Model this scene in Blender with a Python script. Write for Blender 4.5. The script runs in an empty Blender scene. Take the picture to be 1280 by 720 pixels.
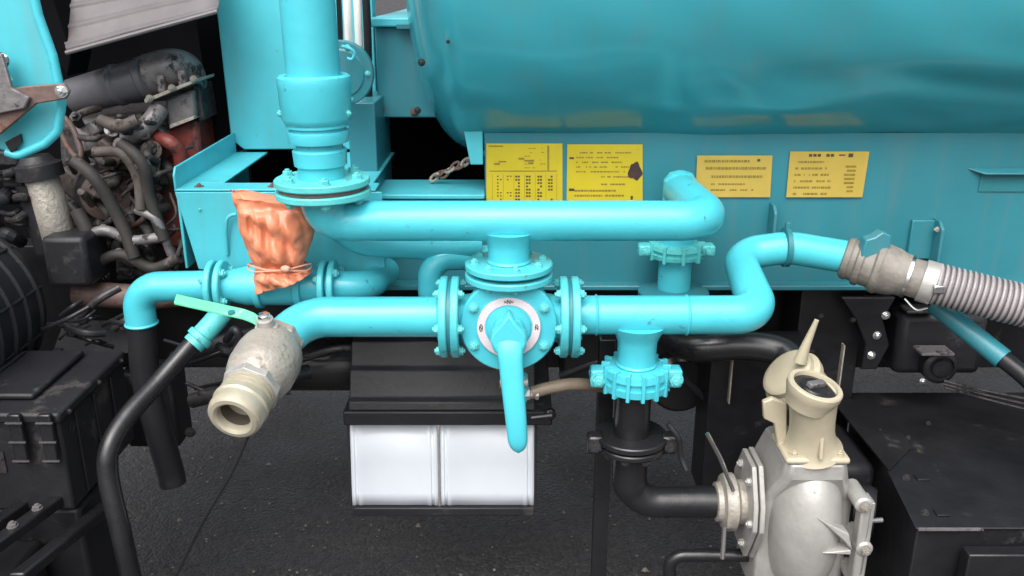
import bpy, bmesh, math, random
from mathutils import Vector, Matrix, Quaternion
random.seed(7)
R = math.radians
C = bpy.context.scene.collection
sc = bpy.context.scene

# ---------------------------------------------------------------- camera, sky, sun, exposure
F, PITCH, CZ = 1108.0, R(19), 1.55
cam_d = bpy.data.cameras.new('camera'); cam = bpy.data.objects.new('camera', cam_d); C.objects.link(cam)
cam.location = (0, 0, CZ); cam.rotation_euler = (R(90) - PITCH, 0, 0)
cam_d.sensor_width = 36; cam_d.lens = 36 * F / 1280; cam_d.clip_start = .02; cam_d.clip_end = 2000
cam_d.dof.use_dof = True; cam_d.dof.focus_distance = 1.72; cam_d.dof.aperture_fstop = 11
sc.camera = cam
w = bpy.data.worlds.new('World'); sc.world = w; w.use_nodes = True
wn = w.node_tree.nodes; wl = w.node_tree.links
sky = wn.new('ShaderNodeTexSky'); sky.sky_type = 'NISHITA'; sky.sun_disc = False
SUN_EL, SUN_AZ = R(55), R(196)          # azimuth: 180 = behind the camera
sky.sun_elevation = SUN_EL; sky.sun_rotation = SUN_AZ
sky.air_density = 1.0; sky.dust_density = 6.0; sky.ozone_density = 1.0
wn['Background'].inputs['Strength'].default_value = 0.13
hs = wn.new('ShaderNodeHueSaturation'); hs.inputs['Saturation'].default_value = .3   # overcast: nearly white sky
wl.new(sky.outputs['Color'], hs.inputs['Color']); wl.new(hs.outputs['Color'], wn['Background'].inputs['Color'])
sd = bpy.data.lights.new('sun', 'SUN'); sun = bpy.data.objects.new('sun', sd); C.objects.link(sun)
sd.energy = 1.5; sd.angle = R(70); sd.color = (1, .97, .92)
sdir = Vector((math.sin(SUN_AZ) * math.cos(SUN_EL), math.cos(SUN_AZ) * math.cos(SUN_EL), math.sin(SUN_EL)))
sun.rotation_euler = sdir.to_track_quat('Z', 'Y').to_euler(); sun.location = (0, 0, 8)
vs = sc.view_settings; vs.view_transform = 'Standard'; vs.look = 'None'; vs.gamma = 1; vs.use_curve_mapping = False
vs.exposure = 0.9

# ---------------------------------------------------------------- materials
def srgb(r, g, b):
    f = lambda c: (c / 255 / 12.92) if c / 255 <= .04045 else ((c / 255 + .055) / 1.055) ** 2.4
    return (f(r), f(g), f(b))
def material(name, col, rough=.45, metal=0., var=.12, scale=6., dirt=None, dirt_amt=.0, dirt_scale=14., bump=.0, bump_scale=60., coat=0., rough_var=.12, spec=.5, stretch=(1, 1, 1), coat_rough=.1, streak=0.):
    m = bpy.data.materials.new(name); m.use_nodes = True
    nt = m.node_tree; N = nt.nodes; L = nt.links; b = N['Principled BSDF']
    tc = N.new('ShaderNodeTexCoord'); mp = N.new('ShaderNodeMapping'); L.new(tc.outputs['Object'], mp.inputs[0]); mp.inputs['Scale'].default_value = stretch
    n1 = N.new('ShaderNodeTexNoise'); n1.inputs['Scale'].default_value = scale; n1.inputs['Detail'].default_value = 6; n1.inputs['Roughness'].default_value = .6
    L.new(mp.outputs[0], n1.inputs['Vector'])
    mix = N.new('ShaderNodeMix'); mix.data_type = 'RGBA'
    mix.inputs[6].default_value = (*[c * (1 - var) for c in col], 1); mix.inputs[7].default_value = (*[min(1, c * (1 + var)) for c in col], 1)
    mr = N.new('ShaderNodeMapRange'); mr.inputs[1].default_value = .3; mr.inputs[2].default_value = .7
    L.new(n1.outputs['Fac'], mr.inputs[0]); L.new(mr.outputs[0], mix.inputs[0])
    out = mix.outputs[2]; dmask = None
    if dirt:
        n2 = N.new('ShaderNodeTexNoise'); n2.inputs['Scale'].default_value = dirt_scale; n2.inputs['Detail'].default_value = 9; n2.inputs['Roughness'].default_value = .72
        L.new(mp.outputs[0], n2.inputs['Vector'])
        r2 = N.new('ShaderNodeMapRange'); t = .72 - dirt_amt * .35
        r2.inputs[1].default_value = t; r2.inputs[2].default_value = t + .07; L.new(n2.outputs['Fac'], r2.inputs[0])
        m2 = N.new('ShaderNodeMix'); m2.data_type = 'RGBA'; L.new(r2.outputs[0], m2.inputs[0]); L.new(out, m2.inputs[6]); m2.inputs[7].default_value = (*dirt, 1)
        out = m2.outputs[2]; dmask = r2.outputs[0]
    if streak:
        ms = N.new('ShaderNodeMapping'); ms.inputs['Scale'].default_value = (9, 9, .8); L.new(tc.outputs['Object'], ms.inputs[0])
        n4 = N.new('ShaderNodeTexNoise'); n4.inputs['Scale'].default_value = 2.5; n4.inputs['Detail'].default_value = 7; L.new(ms.outputs[0], n4.inputs['Vector'])
        r4 = N.new('ShaderNodeMapRange'); r4.inputs[1].default_value = .5; r4.inputs[2].default_value = .8; r4.inputs[4].default_value = streak; L.new(n4.outputs['Fac'], r4.inputs[0])
        m4 = N.new('ShaderNodeMix'); m4.data_type = 'RGBA'; L.new(r4.outputs[0], m4.inputs[0]); L.new(out, m4.inputs[6]); m4.inputs[7].default_value = (.16, .17, .15, 1); out = m4.outputs[2]
    L.new(out, b.inputs['Base Color'])
    rr = N.new('ShaderNodeMapRange'); rr.inputs[3].default_value = max(.02, rough - rough_var); rr.inputs[4].default_value = min(1, rough + rough_var)
    L.new(n1.outputs['Fac'], rr.inputs[0])
    if dmask:
        rm = N.new('ShaderNodeMix'); L.new(dmask, rm.inputs[0]); L.new(rr.outputs[0], rm.inputs[2]); rm.inputs[3].default_value = .85; L.new(rm.outputs[0], b.inputs['Roughness'])
    else: L.new(rr.outputs[0], b.inputs['Roughness'])
    b.inputs['Metallic'].default_value = metal; b.inputs['Specular IOR Level'].default_value = spec
    b.inputs['Coat Weight'].default_value = coat; b.inputs['Coat Roughness'].default_value = coat_rough
    if bump:
        n3 = N.new('ShaderNodeTexNoise'); n3.inputs['Scale'].default_value = bump_scale; n3.inputs['Detail'].default_value = 5
        L.new(mp.outputs[0], n3.inputs['Vector'])
        bp = N.new('ShaderNodeBump'); bp.inputs['Strength'].default_value = bump; bp.inputs['Distance'].default_value = .004
        L.new(n3.outputs['Fac'], bp.inputs['Height']); L.new(bp.outputs[0], b.inputs['Normal'])
    return m
TEAL = (.060, .47, .56)
RUST = (.13, .055, .03)
M = {}
M['paint'] = material('teal_pipe_paint', TEAL, .36, var=.07, dirt=(.035, .13, .14), dirt_amt=.26, dirt_scale=34, bump=.25, bump_scale=28, coat=.15, coat_rough=.2)
M['worn'] = material('teal_worn_paint', (.09, .50, .51), .42, var=.12, scale=16, dirt=RUST, dirt_amt=.34, dirt_scale=26, bump=.3, bump_scale=70)
M['bolt'] = material('painted_bolt', (.10, .50, .52), .42, var=.2, scale=30, dirt=(.22, .24, .2), dirt_amt=.3, dirt_scale=60, bump=.25)
M['tank'] = material('teal_tank_paint', (.042, .315, .38), .23, var=.06, scale=3, dirt=(.07, .2, .22), dirt_amt=.05, dirt_scale=9, bump=.05, bump_scale=6, coat=.3, coat_rough=.14, rough_var=.05, streak=.16)
M['panel'] = material('teal_shaded_paint', (.028, .19, .235), .38, var=.07, scale=4, dirt=(.09, .17, .17), dirt_amt=.08, dirt_scale=17, bump=.08, bump_scale=9, streak=.25)  # shade under the tank is put into this darker teal base
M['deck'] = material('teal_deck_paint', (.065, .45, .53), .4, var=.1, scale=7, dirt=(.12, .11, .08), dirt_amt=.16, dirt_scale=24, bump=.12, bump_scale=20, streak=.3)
M['dteal'] = material('dark_teal_paint', (.02, .16, .19), .45, var=.15)
M['black'] = material('black_frame_paint', (.012, .012, .014), .42, var=.3, scale=9, dirt=(.042, .039, .036), dirt_amt=.36, dirt_scale=7, bump=.3, bump_scale=40, spec=.3)
M['gloss'] = material('black_pipe_paint', (.012, .012, .014), .28, var=.3, dirt=(.06, .055, .05), dirt_amt=.12, bump=.25, bump_scale=30)
M['rubber'] = material('black_rubber', (.017, .017, .020), .38, var=.25, dirt=(.07, .065, .06), dirt_amt=.2, bump=.2, bump_scale=50, spec=.3)
M['plastic'] = material('black_plastic', (.016, .016, .019), .42, var=.2, scale=5, dirt=(.045, .042, .040), dirt_amt=.38, dirt_scale=7, bump=.25, bump_scale=80, spec=.3)
M['void'] = material('deep_shade_black', (.004, .004, .005), .9, var=.3, spec=.05)  # near-black colour standing in for deep shade inside openings
M['grey'] = material('grey_engine_metal', (.17, .16, .165), .45, metal=.3, var=.35, scale=18, dirt=(.03, .026, .024), dirt_amt=.5, dirt_scale=25, bump=.5, bump_scale=60)
M['dgrey'] = material('oily_engine_metal', (.045, .042, .045), .45, metal=.3, var=.5, scale=22, dirt=(.012, .01, .01), dirt_amt=.55, dirt_scale=22, bump=.6, bump_scale=50)
M['duct'] = material('grey_intake_duct', (.085, .085, .095), .38, var=.2, dirt=(.03, .026, .024), dirt_amt=.3, bump=.2)
M['alu'] = material('cast_aluminium', (.37, .36, .345), .48, metal=.35, var=.14, scale=14, dirt=(.22, .19, .16), dirt_amt=.22, dirt_scale=18, bump=.2, bump_scale=90)
M['alu2'] = material('dull_cast_aluminium', (.33, .305, .27), .5, metal=.3, var=.22, scale=16, dirt=(.20, .17, .13), dirt_amt=.42, dirt_scale=20, bump=.6, bump_scale=110)
M['steel'] = material('bright_steel', (.72, .72, .72), .22, metal=1, var=.1)
M['cream'] = material('cream_plastic', (.40, .355, .26), .38, var=.12, scale=8, dirt=(.20, .15, .09), dirt_amt=.26, dirt_scale=16, bump=.2, bump_scale=40)
M['brass'] = material('dull_yellow_brass', (.42, .385, .30), .4, metal=.3, var=.12, scale=16, dirt=(.28, .24, .17), dirt_amt=.25, bump=.25)
M['bore'] = material('shaded_brown_bore', (.06, .05, .038), .7, var=.3)  # dark brown carries the shade inside the bore
M['flg'] = material('chipped_teal_flange_paint', (.07, .47, .53), .4, var=.1, scale=14, dirt=(.10, .12, .10), dirt_amt=.3, dirt_scale=34, bump=.3, bump_scale=50)
M['ehose'] = material('dusty_engine_hose', (.034, .031, .030), .62, var=.35, scale=12, dirt=(.12, .105, .095), dirt_amt=.35, dirt_scale=18, bump=.3, spec=.3)
M['egrime'] = material('grimy_brown_casting', (.075, .062, .056), .68, var=.45, scale=20, dirt=(.02, .016, .015), dirt_amt=.5, dirt_scale=20, bump=.6, bump_scale=45, spec=.3)
M['mint'] = material('mint_lever_coating', (.12, .56, .32), .4, var=.12, scale=20, dirt=(.55, .6, .5), dirt_amt=.3, dirt_scale=40, bump=.2)
M['red'] = material('red_engine_paint', (.16, .030, .024), .5, var=.4, scale=10, dirt=(.035, .022, .02), dirt_amt=.5, dirt_scale=16, bump=.4)
M['white'] = material('white_panel', (.54, .58, .63), .32, var=.05, scale=3, dirt=(.36, .37, .39), dirt_amt=.16, spec=.4)
M['louvre'] = material('grey_corrugated_metal', (.13, .12, .125), .5, metal=.2, var=.2, scale=8, dirt=(.16, .15, .15), dirt_amt=.25, stretch=(1, .2, 1), bump=.1)
M['dust'] = material('dusty_hose_coupler', (.19, .175, .155), .55, var=.3, scale=22, dirt=(.10, .17, .17), dirt_amt=.28, dirt_scale=18, bump=.4, bump_scale=90)
M['hose_l'] = material('pale_grey_hose_rib', (.31, .285, .29), .38, var=.14, scale=20, bump=.1)
M['hose_d'] = material('dark_grey_hose_groove', (.11, .10, .105), .5, var=.2)
M['tan'] = material('tan_rubber_hose', (.20, .155, .115), .45, var=.2, dirt=(.07, .06, .05), dirt_amt=.2)
M['yellow'] = material('yellow_sticker', (.52, .41, .02), .34, var=.1, scale=9, dirt=(.42, .27, .06), dirt_amt=.2, dirt_scale=18)
M['amber'] = material('faded_amber_sticker', (.46, .335, .065), .4, var=.1, scale=9, dirt=(.48, .30, .10), dirt_amt=.25, dirt_scale=18)
M['ink'] = material('faded_ink', (.22, .16, .02), .6, var=.3, scale=60)
M['ink2'] = material('dark_ink', (.06, .045, .02), .6, var=.3, scale=60)
M['scorch'] = material('brown_burn_mark', (.045, .02, .018), .7, var=.4, scale=60)
M['cloth'] = material('orange_bag_film', (.64, .215, .115), .42, var=.14, scale=18, dirt=(.80, .42, .27), dirt_amt=.3, dirt_scale=12, bump=.4, bump_scale=34, coat=.1)
M['cord'] = material('pale_pink_cord', (.58, .30, .22), .6, var=.15)
M['pinkring'] = material('worn_white_dial', (.60, .53, .57), .45, var=.08, scale=30, dirt=(.45, .2, .22), dirt_amt=.24, dirt_scale=40)
M['rust'] = material('rusty_steel', (.15, .10, .09), .6, metal=.2, var=.35, scale=18, dirt=RUST, dirt_amt=.5, dirt_scale=16, bump=.4)
M['whitehose'] = material('dirty_white_hose', (.72, .70, .68), .4, var=.2, scale=6, stretch=(3, 3, .4), dirt=(.4, .3, .28), dirt_amt=.3, bump=.2)
for k in ('cloth',):
    for nd_ in M[k].node_tree.nodes:
        if nd_.type == 'TEX_NOISE' and abs(nd_.inputs['Scale'].default_value - 34) < .1: nd_.noise_type = 'RIDGED_MULTIFRACTAL'; nd_.inputs['Scale'].default_value = 16; nd_.inputs['Detail'].default_value = 3; nd_.inputs['Roughness'].default_value = .4
        if nd_.type == 'BUMP': nd_.inputs['Strength'].default_value = .8; nd_.inputs['Distance'].default_value = .003
    b = M[k].node_tree.nodes['Principled BSDF']; b.inputs['Subsurface Weight'].default_value = .12; b.inputs['Subsurface Radius'].default_value = (.02, .008, .004); b.inputs['Subsurface Scale'].default_value = .3

def asphalt():
    m = bpy.data.materials.new('asphalt'); m.use_nodes = True
    nt = m.node_tree; N = nt.nodes; L = nt.links; b = N['Principled BSDF']
    tc = N.new('ShaderNodeTexCoord')
    v = N.new('ShaderNodeTexVoronoi'); v.inputs['Scale'].default_value = 105; L.new(tc.outputs['Object'], v.inputs['Vector'])
    n = N.new('ShaderNodeTexNoise'); n.inputs['Scale'].default_value = 2.2; n.inputs['Detail'].default_value = 8; L.new(tc.outputs['Object'], n.inputs['Vector'])
    n2 = N.new('ShaderNodeTexNoise'); n2.inputs['Scale'].default_value = 70; n2.inputs['Detail'].default_value = 4; L.new(tc.outputs['Object'], n2.inputs['Vector'])
    a = N.new('ShaderNodeValToRGB'); a.color_ramp.elements[0].position = .3; a.color_ramp.elements[0].color = (.016, .0155, .017, 1); a.color_ramp.elements[1].position = .75; a.color_ramp.elements[1].color = (.040, .038, .039, 1)
    L.new(n.outputs['Fac'], a.inputs[0])
    g = N.new('ShaderNodeMix'); g.data_type = 'RGBA'; g.blend_type = 'MULTIPLY'; g.inputs[0].default_value = .75
    r = N.new('ShaderNodeValToRGB'); r.color_ramp.elements[0].position = .25; r.color_ramp.elements[0].color = (.45, .45, .45, 1); r.color_ramp.elements[1].position = .75; r.color_ramp.elements[1].color = (1.6, 1.58, 1.5, 1)
    L.new(v.outputs['Color'], r.inputs[0]); L.new(a.outputs[0], g.inputs[6]); L.new(r.outputs[0], g.inputs[7]); L.new(g.outputs[2], b.inputs['Base Color'])
    b.inputs['Roughness'].default_value = .62
    n5 = N.new('ShaderNodeTexNoise'); n5.inputs['Scale'].default_value = 34; n5.inputs['Detail'].default_value = 3; L.new(tc.outputs['Object'], n5.inputs['Vector'])
    r5 = N.new('ShaderNodeMapRange'); r5.inputs[1].default_value = .68; r5.inputs[2].default_value = .74; r5.inputs[4].default_value = .5; L.new(n5.outputs['Fac'], r5.inputs[0])
    m5 = N.new('ShaderNodeMix'); m5.data_type = 'RGBA'; L.new(r5.outputs[0], m5.inputs[0]); L.new(g.outputs[2], m5.inputs[6]); m5.inputs[7].default_value = (.12, .105, .08, 1); L.new(m5.outputs[2], b.inputs['Base Color'])
    r6 = N.new('ShaderNodeMapRange'); r6.inputs[1].default_value = .35; r6.inputs[2].default_value = .65; r6.inputs[3].default_value = .42; r6.inputs[4].default_value = .8; L.new(n.outputs['Fac'], r6.inputs[0]); L.new(r6.outputs[0], b.inputs['Roughness'])
    ad = N.new('ShaderNodeMath'); ad.operation = 'ADD'; L.new(v.outputs['Distance'], ad.inputs[0]); L.new(n2.outputs['Fac'], ad.inputs[1])
    bp = N.new('ShaderNodeBump'); bp.inputs['Strength'].default_value = .9; bp.inputs['Distance'].default_value = .006; bp.invert = True
    L.new(ad.outputs[0], bp.inputs['Height']); L.new(bp.outputs[0], b.inputs['Normal'])
    return m
M['asphalt'] = asphalt()

# ---------------------------------------------------------------- helpers
def W(px, py, Y):
    u = (px - 640) / F; v = (360 - py) / F
    dy = math.cos(PITCH) + v * math.sin(PITCH); dz = v * math.cos(PITCH) - math.sin(PITCH)
    t = Y / dy
    return Vector((u * t, Y, CZ + dz * t))
def frame(d):
    d = Vector(d).normalized(); a = Vector((0, 0, 1)) if abs(d.z) < .9 else Vector((1, 0, 0))
    x = a.cross(d).normalized(); return x, d.cross(x).normalized(), d
class MB:
    def __init__(s): s.v = []; s.f = []; s.mi = []; s.mats = []
    def add(s, vs, fs, m=0):
        o = len(s.v); s.v += [Vector(a) for a in vs]; s.f += [tuple(i + o for i in f) for f in fs]; s.mi += [m] * len(fs)
    def rings(s, rs, closed=True, cap=True, m=None):
        n = len(rs[0]); vs = [p for r in rs for p in r]; fs = []; ms = []
        for i in range(len(rs) - 1):
            for j in range(n if closed else n - 1):
                k = (j + 1) % n; fs.append((i * n + j, i * n + k, (i + 1) * n + k, (i + 1) * n + j)); ms.append(m(i) if m else 0)
        if cap and closed:
            fs.append(tuple(reversed(range(n)))); fs.append(tuple((len(rs) - 1) * n + j for j in range(n))); ms += [0, 0]
        o = len(s.v); s.v += [Vector(a) for a in vs]; s.f += [tuple(i + o for i in f) for f in fs]; s.mi += ms
        return s
    def lathe(s, c, d, prof, seg=40, rot=0, cap=True, m=None):
        c = Vector(c); x, y, z = frame(d)
        rs = [[c + z * t + (x * math.cos(a) + y * math.sin(a)) * r for a in [2 * math.pi * j / seg + rot for j in range(seg)]] for t, r in prof]
        return s.rings(rs, cap=cap, m=m)
    def tube(s, pts, r, seg=28, cap=True, m=None, squash=1.):
        pts = [Vector(p) for p in pts]; n = len(pts); rad = r if callable(r) else (lambda i: r)
        T = [(pts[min(i + 1, n - 1)] - pts[max(i - 1, 0)]).normalized() for i in range(n)]
        x, y, z = frame(T[0]); rs = []
        for i in range(n):
            if i:
                q = T[i - 1].rotation_difference(T[i]); x = q @ x; y = q @ y
            rs.append([pts[i] + (x * math.cos(a) + y * squash * math.sin(a)) * rad(i) for a in [2 * math.pi * j / seg for j in range(seg)]])
        return s.rings(rs, cap=cap, m=m)
    def box(s, lo, hi, M4=None, skew=None):
        x0, y0, z0 = lo; x1, y1, z1 = hi
        v = [Vector(p) for p in ((x0, y0, z0), (x1, y0, z0), (x1, y1, z0), (x0, y1, z0), (x0, y0, z1), (x1, y0, z1), (x1, y1, z1), (x0, y1, z1))]
        if M4: v = [M4 @ p for p in v]
        s.add(v, [(3, 2, 1, 0), (4, 5, 6, 7), (0, 1, 5, 4), (1, 2, 6, 5), (2, 3, 7, 6), (3, 0, 4, 7)]); return s
    def prism(s, poly, ext):
        n = len(poly); e = Vector(ext); poly = [Vector(p) for p in poly]
        s.add(poly + [p + e for p in poly], [tuple(range(n)), tuple(reversed(range(n, 2 * n)))] + [(i, i + n, (i + 1) % n + n, (i + 1) % n) for i in range(n)]); return s
    def mesh(s, name, mats, smooth=True, center=None):
        c = center
        if c is None:
            c = Vector([(min(v[i] for v in s.v) + max(v[i] for v in s.v)) / 2 for i in range(3)])
        me = bpy.data.meshes.new(name); me.from_pydata([v - c for v in s.v], [], s.f)
        for m in (mats if isinstance(mats, (list, tuple)) else [mats]): me.materials.append(m)
        for i, p in enumerate(me.polygons): p.material_index = s.mi[i]
        bm = bmesh.new(); bm.from_mesh(me); bmesh.ops.recalc_face_normals(bm, faces=bm.faces); bm.to_mesh(me); bm.free()
        if smooth:
            me.polygons.foreach_set('use_smooth', [True] * len(me.polygons)); me.set_sharp_from_angle(angle=R(32))
        me.update(); return me, c
def rootloc(o):
    l = Vector(o.location)
    while o.parent: o = o.parent; l += o.location
    return l
def obj(name, mb, mat, parent=None, bevel=0, smooth=True, label=None, kind=None):
    me, c = mb.mesh(name, mat, smooth)
    o = bpy.data.objects.new(name, me); C.objects.link(o)
    if parent: o.parent = parent; o.location = c - rootloc(parent)
    else: o.location = c
    if bevel:
        b = o.modifiers.new('bevel', 'BEVEL'); b.width = bevel; b.segments = 2; b.limit_method = 'ANGLE'; b.angle_limit = R(35)
    if label: o['label'] = label
    if kind: o['kind'] = kind
    return o
def tag(o, label, cat, group=None):
    o['label'] = label; o['category'] = cat
    if group: o['group'] = group
    return o
def thing(name, label, cat, loc, group=None):
    o = bpy.data.objects.new(name, None); C.objects.link(o); o.location = loc; o.empty_display_size = .05
    return tag(o, label, cat, group)
def struct(o): o['kind'] = 'structure'; return o
def fillet(pts, r, n=9):
    pts = [Vector(p) for p in pts]; out = [pts[0]]
    for i in range(1, len(pts) - 1):
        a, p, b = pts[i - 1], pts[i], pts[i + 1]; rr = r[i - 1] if isinstance(r, (list, tuple)) else r
        d1 = (a - p).normalized(); d2 = (b - p).normalized(); ang = d1.angle(d2)
        t = min(rr / math.tan(ang / 2), (a - p).length * .49 if i > 1 else (a - p).length * .95, (b - p).length * .49 if i < len(pts) - 2 else (b - p).length * .95)
        r2 = t * math.tan(ang / 2); cdir = (d1 + d2).normalized(); c = p + cdir * (r2 / math.sin(ang / 2))
        s = (p + d1 * t) - c; e = (p + d2 * t) - c
        q = s.rotation_difference(e)
        for k in range(n + 1): out.append(c + Quaternion().slerp(q, k / n) @ s)
    out.append(pts[-1]); return out
def spline(pts, n=10):
    pts = [Vector(p) for p in pts]; P = [pts[0] * 2 - pts[1]] + pts + [pts[-1] * 2 - pts[-2]]; out = []
    for i in range(1, len(P) - 2):
        a, b, c, d = P[i - 1:i + 3]
        for k in range(n):
            t = k / n; out.append(.5 * ((2 * b) + (c - a) * t + (2 * a - 5 * b + 4 * c - d) * t * t + (3 * b - a - 3 * c + d) * t ** 3))
    out.append(pts[-1]); return out
# shared bolt meshes (axis +Z): hex head + washer, stud + nut
def _bolt():
    m = MB(); m.lathe((0, 0, 0), (0, 0, 1), [(0, 1.25), (.2, 1.25)], 16); m.lathe((0, 0, .2), (0, 0, 1), [(0, 1.0), (.62, 1.0), (.75, .85)], 6); m.lathe((0, 0, .9), (0, 0, 1), [(0, .5), (.35, .5), (.42, .4)], 10)
    return m
BOLT = {}
def bolt(parent, p, d, r=.008, mat='bolt', name='bolt'):
    if (mat) not in BOLT:
        me, c = _bolt().mesh('bolt', M[mat], center=Vector((0, 0, 0))); BOLT[mat] = me
    o = bpy.data.objects.new(name, BOLT[mat]); C.objects.link(o); o.parent = parent; o.location = Vector(p) - rootloc(parent)
    o.rotation_mode = 'QUATERNION'; o.rotation_quaternion = Vector(d).to_track_quat('Z', 'Y') @ Quaternion((0, 0, 1), random.uniform(0, 1)); o.scale = (r, r, r)
    return o
def flange(parent, c, d, r, t, nb=0, rb=None, br=.008, mat='worn', bside=1, rot=.3, bore=0, bmat='bolt'):
    """a round plate centred at c with bolts on the side bside*d"""
    d = Vector(d).normalized(); c = Vector(c); b = .0022
    m = MB().lathe(c, d, [(-t / 2, r - b), (-t / 2 + b, r), (t / 2 - b, r), (t / 2, r - b)], 48)
    f = obj('flange', m, M[mat], parent)
    x, y, z = frame(d); rb = rb or r * .8
    for k in range(nb):
        a = rot + 2 * math.pi * k / nb
        bolt(f, c + (x * math.cos(a) + y * math.sin(a)) * rb + d * bside * t / 2, d * bside, br, bmat)
    return f
def weld(mb, c, d, r, w=.005):
    mb.lathe(c, d, [(-w, r - .001), (-w * .5, r + w * .5), (0, r + w * .75), (w * .5, r + w * .5), (w, r - .001)], 36, cap=False)
X, Yv, Z = Vector((1, 0, 0)), Vector((0, 1, 0)), Vector((0, 0, 1))

# ================================================================ SETTING
g = MB(); n = 60
g.add([(-150, -150, 0), (150, -150, 0), (150, 150, 0), (-150, 150, 0)], [(0, 1, 2, 3)])
struct(obj('ground', g, M['asphalt']))

rnd = random.Random(3); m = MB()
for k in range(1500):
    x = rnd.uniform(-1.6, 1.3); y = rnd.uniform(1.7, 4.2); r = rnd.uniform(.002, .006) * (1.8 if rnd.random() < .05 else 1); a = rnd.uniform(0, 3)
    b_ = [(x + r * math.cos(a + j * 1.257) * rnd.uniform(.7, 1.2), y + r * math.sin(a + j * 1.257) * rnd.uniform(.7, 1.2), .0005) for j in range(5)]
    m.add(b_ + [(x + r * .2, y, r * rnd.uniform(.6, 1.1))], [(j, (j + 1) % 5, 5) for j in range(5)])
M['grit'] = material('grey_grit', (.15, .14, .125), .8, var=.6, scale=9)
o = obj('gravel', m, M['grit'], smooth=False); tag(o, 'fine loose grit scattered over the dark asphalt', 'gravel'); o['kind'] = 'stuff'

# ================================================================ CHASSIS
t = thing('chassis_frame', 'long black steel chassis frame running under the teal tank', 'truck chassis', (0, 2.1, .58))
for y0 in (2.12, 2.85):
    m = MB().box((-1.9, y0, .60), (2.6, y0 + .008, .93)); m.box((-1.9, y0 + .008, .60), (2.6, y0 + .075, .608)); m.box((-1.9, y0 + .008, .922), (2.6, y0 + .075, .93))
    obj('rail', m, M['black'], t, .002)
for x in (-1.3, -.45, .35, 1.15, 1.9):
    obj('crossmember', MB().box((x, 2.2, .66), (x + .08, 2.845, .87)), M['black'], t, .004)
for x in [i * .19 - .98 for i in range(14)]:
    bolt(t, (x, 2.12, .70 + .12 * (int(x * 10) % 2)), -Yv, .011, 'black')
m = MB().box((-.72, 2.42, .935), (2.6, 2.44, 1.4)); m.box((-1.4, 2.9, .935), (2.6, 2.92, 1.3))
obj('dark_backing', m, M['void'], t)  # added dark sheets, stand in for the shade behind the openings

# ================================================================ TANK
YP = 1.93                                  # the plane of the side panel
def tank():
    t = thing('vacuum_tank', 'large glossy teal cylindrical tank with dented belly, above the yellow stickers', 'tank', (1.3, 2.2, 1.2))
    a0 = R(60); Ry, Rz = .47, .47
    yc = YP + .012 + Ry * math.cos(a0); zc = W(900, 171, YP).z + Rz * math.sin(a0)
    x0 = W(600, 165, 1.93).x - .02; depth = .15
    rs = []; NA = 220
    def ring(x, k, inset=0):
        out = []
        for j in range(NA):
            a = 2 * math.pi * j / NA
            yy = -math.cos(a); zz = -math.sin(a)
            p = Vector((x, yc + yy * Ry * k, zc + zz * Rz * k))
            deg = math.degrees(a)
            if k > .98 and 0 < deg < 80:
                d = 0
                def dent(cx, ca, sx, sa, amp, tilt=0):
                    u = (x - cx) / sx; v = (deg - ca - tilt * (x - cx)) / sa
                    return amp * math.exp(-(u * u + v * v))
                d += dent(.42, 40, .07, 8, .008, 60) + dent(.55, 46, .13, 3.5, -.006, -10) + dent(.62, 36, .10, 4, .006, 10)
                d += dent(.93, 38, .22, 3.5, .007, 20) + dent(1.1, 33, .25, 3, -.004, 20) + dent(.86, 50, .07, 4, .005, 50) + dent(1.25, 50, .2, 3, .006, -25)
                d += dent(.30, 52, .12, 5, .003) + dent(-.05, 50, .04, 5, .004)
                d += .0012 * math.sin(x * 9 + deg * .11) + .0007 * math.sin(x * 23 - deg * .3)
                p += Vector((0, -yy * d, -zz * d))
            out.append(p)
        return out
    for i in range(30):                    # dished left head
        th = (i + .02) / 30 * math.pi / 2
        rs.append(ring(x0 - depth * math.cos(th), math.sin(th) ** .8))
    k = 0; xs = []
    x = x0
    while x < 2.7: rs.append(ring(x, 1)); x += .012 if x < 1.35 else .1
    mb = MB(); mb.rings(rs)
    o = obj('shell', mb, M['tank'], t)
    # lugs on the dished head
    for px, py, Y in ((527, 78, 1.80), (522, 138, 1.93), (560, 52, 1.75)):
        bolt(t, W(px, py, Y), -Yv, .006 if px != 560 else .0001 + .003, 'gloss')
    m = MB().prism([W(577, 150, 1.92), W(603, 160, 1.92), W(604, 206, 1.92), W(588, 206, 1.92)], (0, .008, 0))
    obj('support_tab', m, M['deck'], t, .002)
tank()

# side panel under the tank
t = thing('sticker_board', 'flat teal side panel under the tank carrying the four stickers', 'panel', (1.2, YP, .95))
zt = W(900, 166, YP).z; zb = W(900, 352, YP).z; xl = W(606, 200, YP).x
m = MB(); nx = 90
for (za, zc_) in ((zb, zt),):
    rows = 16; vs = []; fs = []
    xs = [xl + (2.6 - xl) * i / nx for i in range(nx + 1)]
    def bul(x, z): return .0018 * math.sin(x * 7.3 + z * 9) + .001 * math.sin(x * 17 - z * 21)
    rs = []
    for r_ in range(rows + 1):
        z = za + (zc_ - za) * r_ / rows; rs.append([Vector((x, YP + bul(x, z), z)) for x in xs])
    m.rings(rs, closed=False, cap=False)
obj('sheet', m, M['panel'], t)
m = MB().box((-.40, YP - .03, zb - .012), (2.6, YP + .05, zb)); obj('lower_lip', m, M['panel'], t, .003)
m = MB().box((-.69, YP + .012, zb), (xl + .004, YP + .02, W(540, 246, YP).z)); m.box((xl, YP + .012, zb), (2.6, YP + .018, zt)); obj('backing_sheet', m, M['panel'], t, .001)
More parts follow.
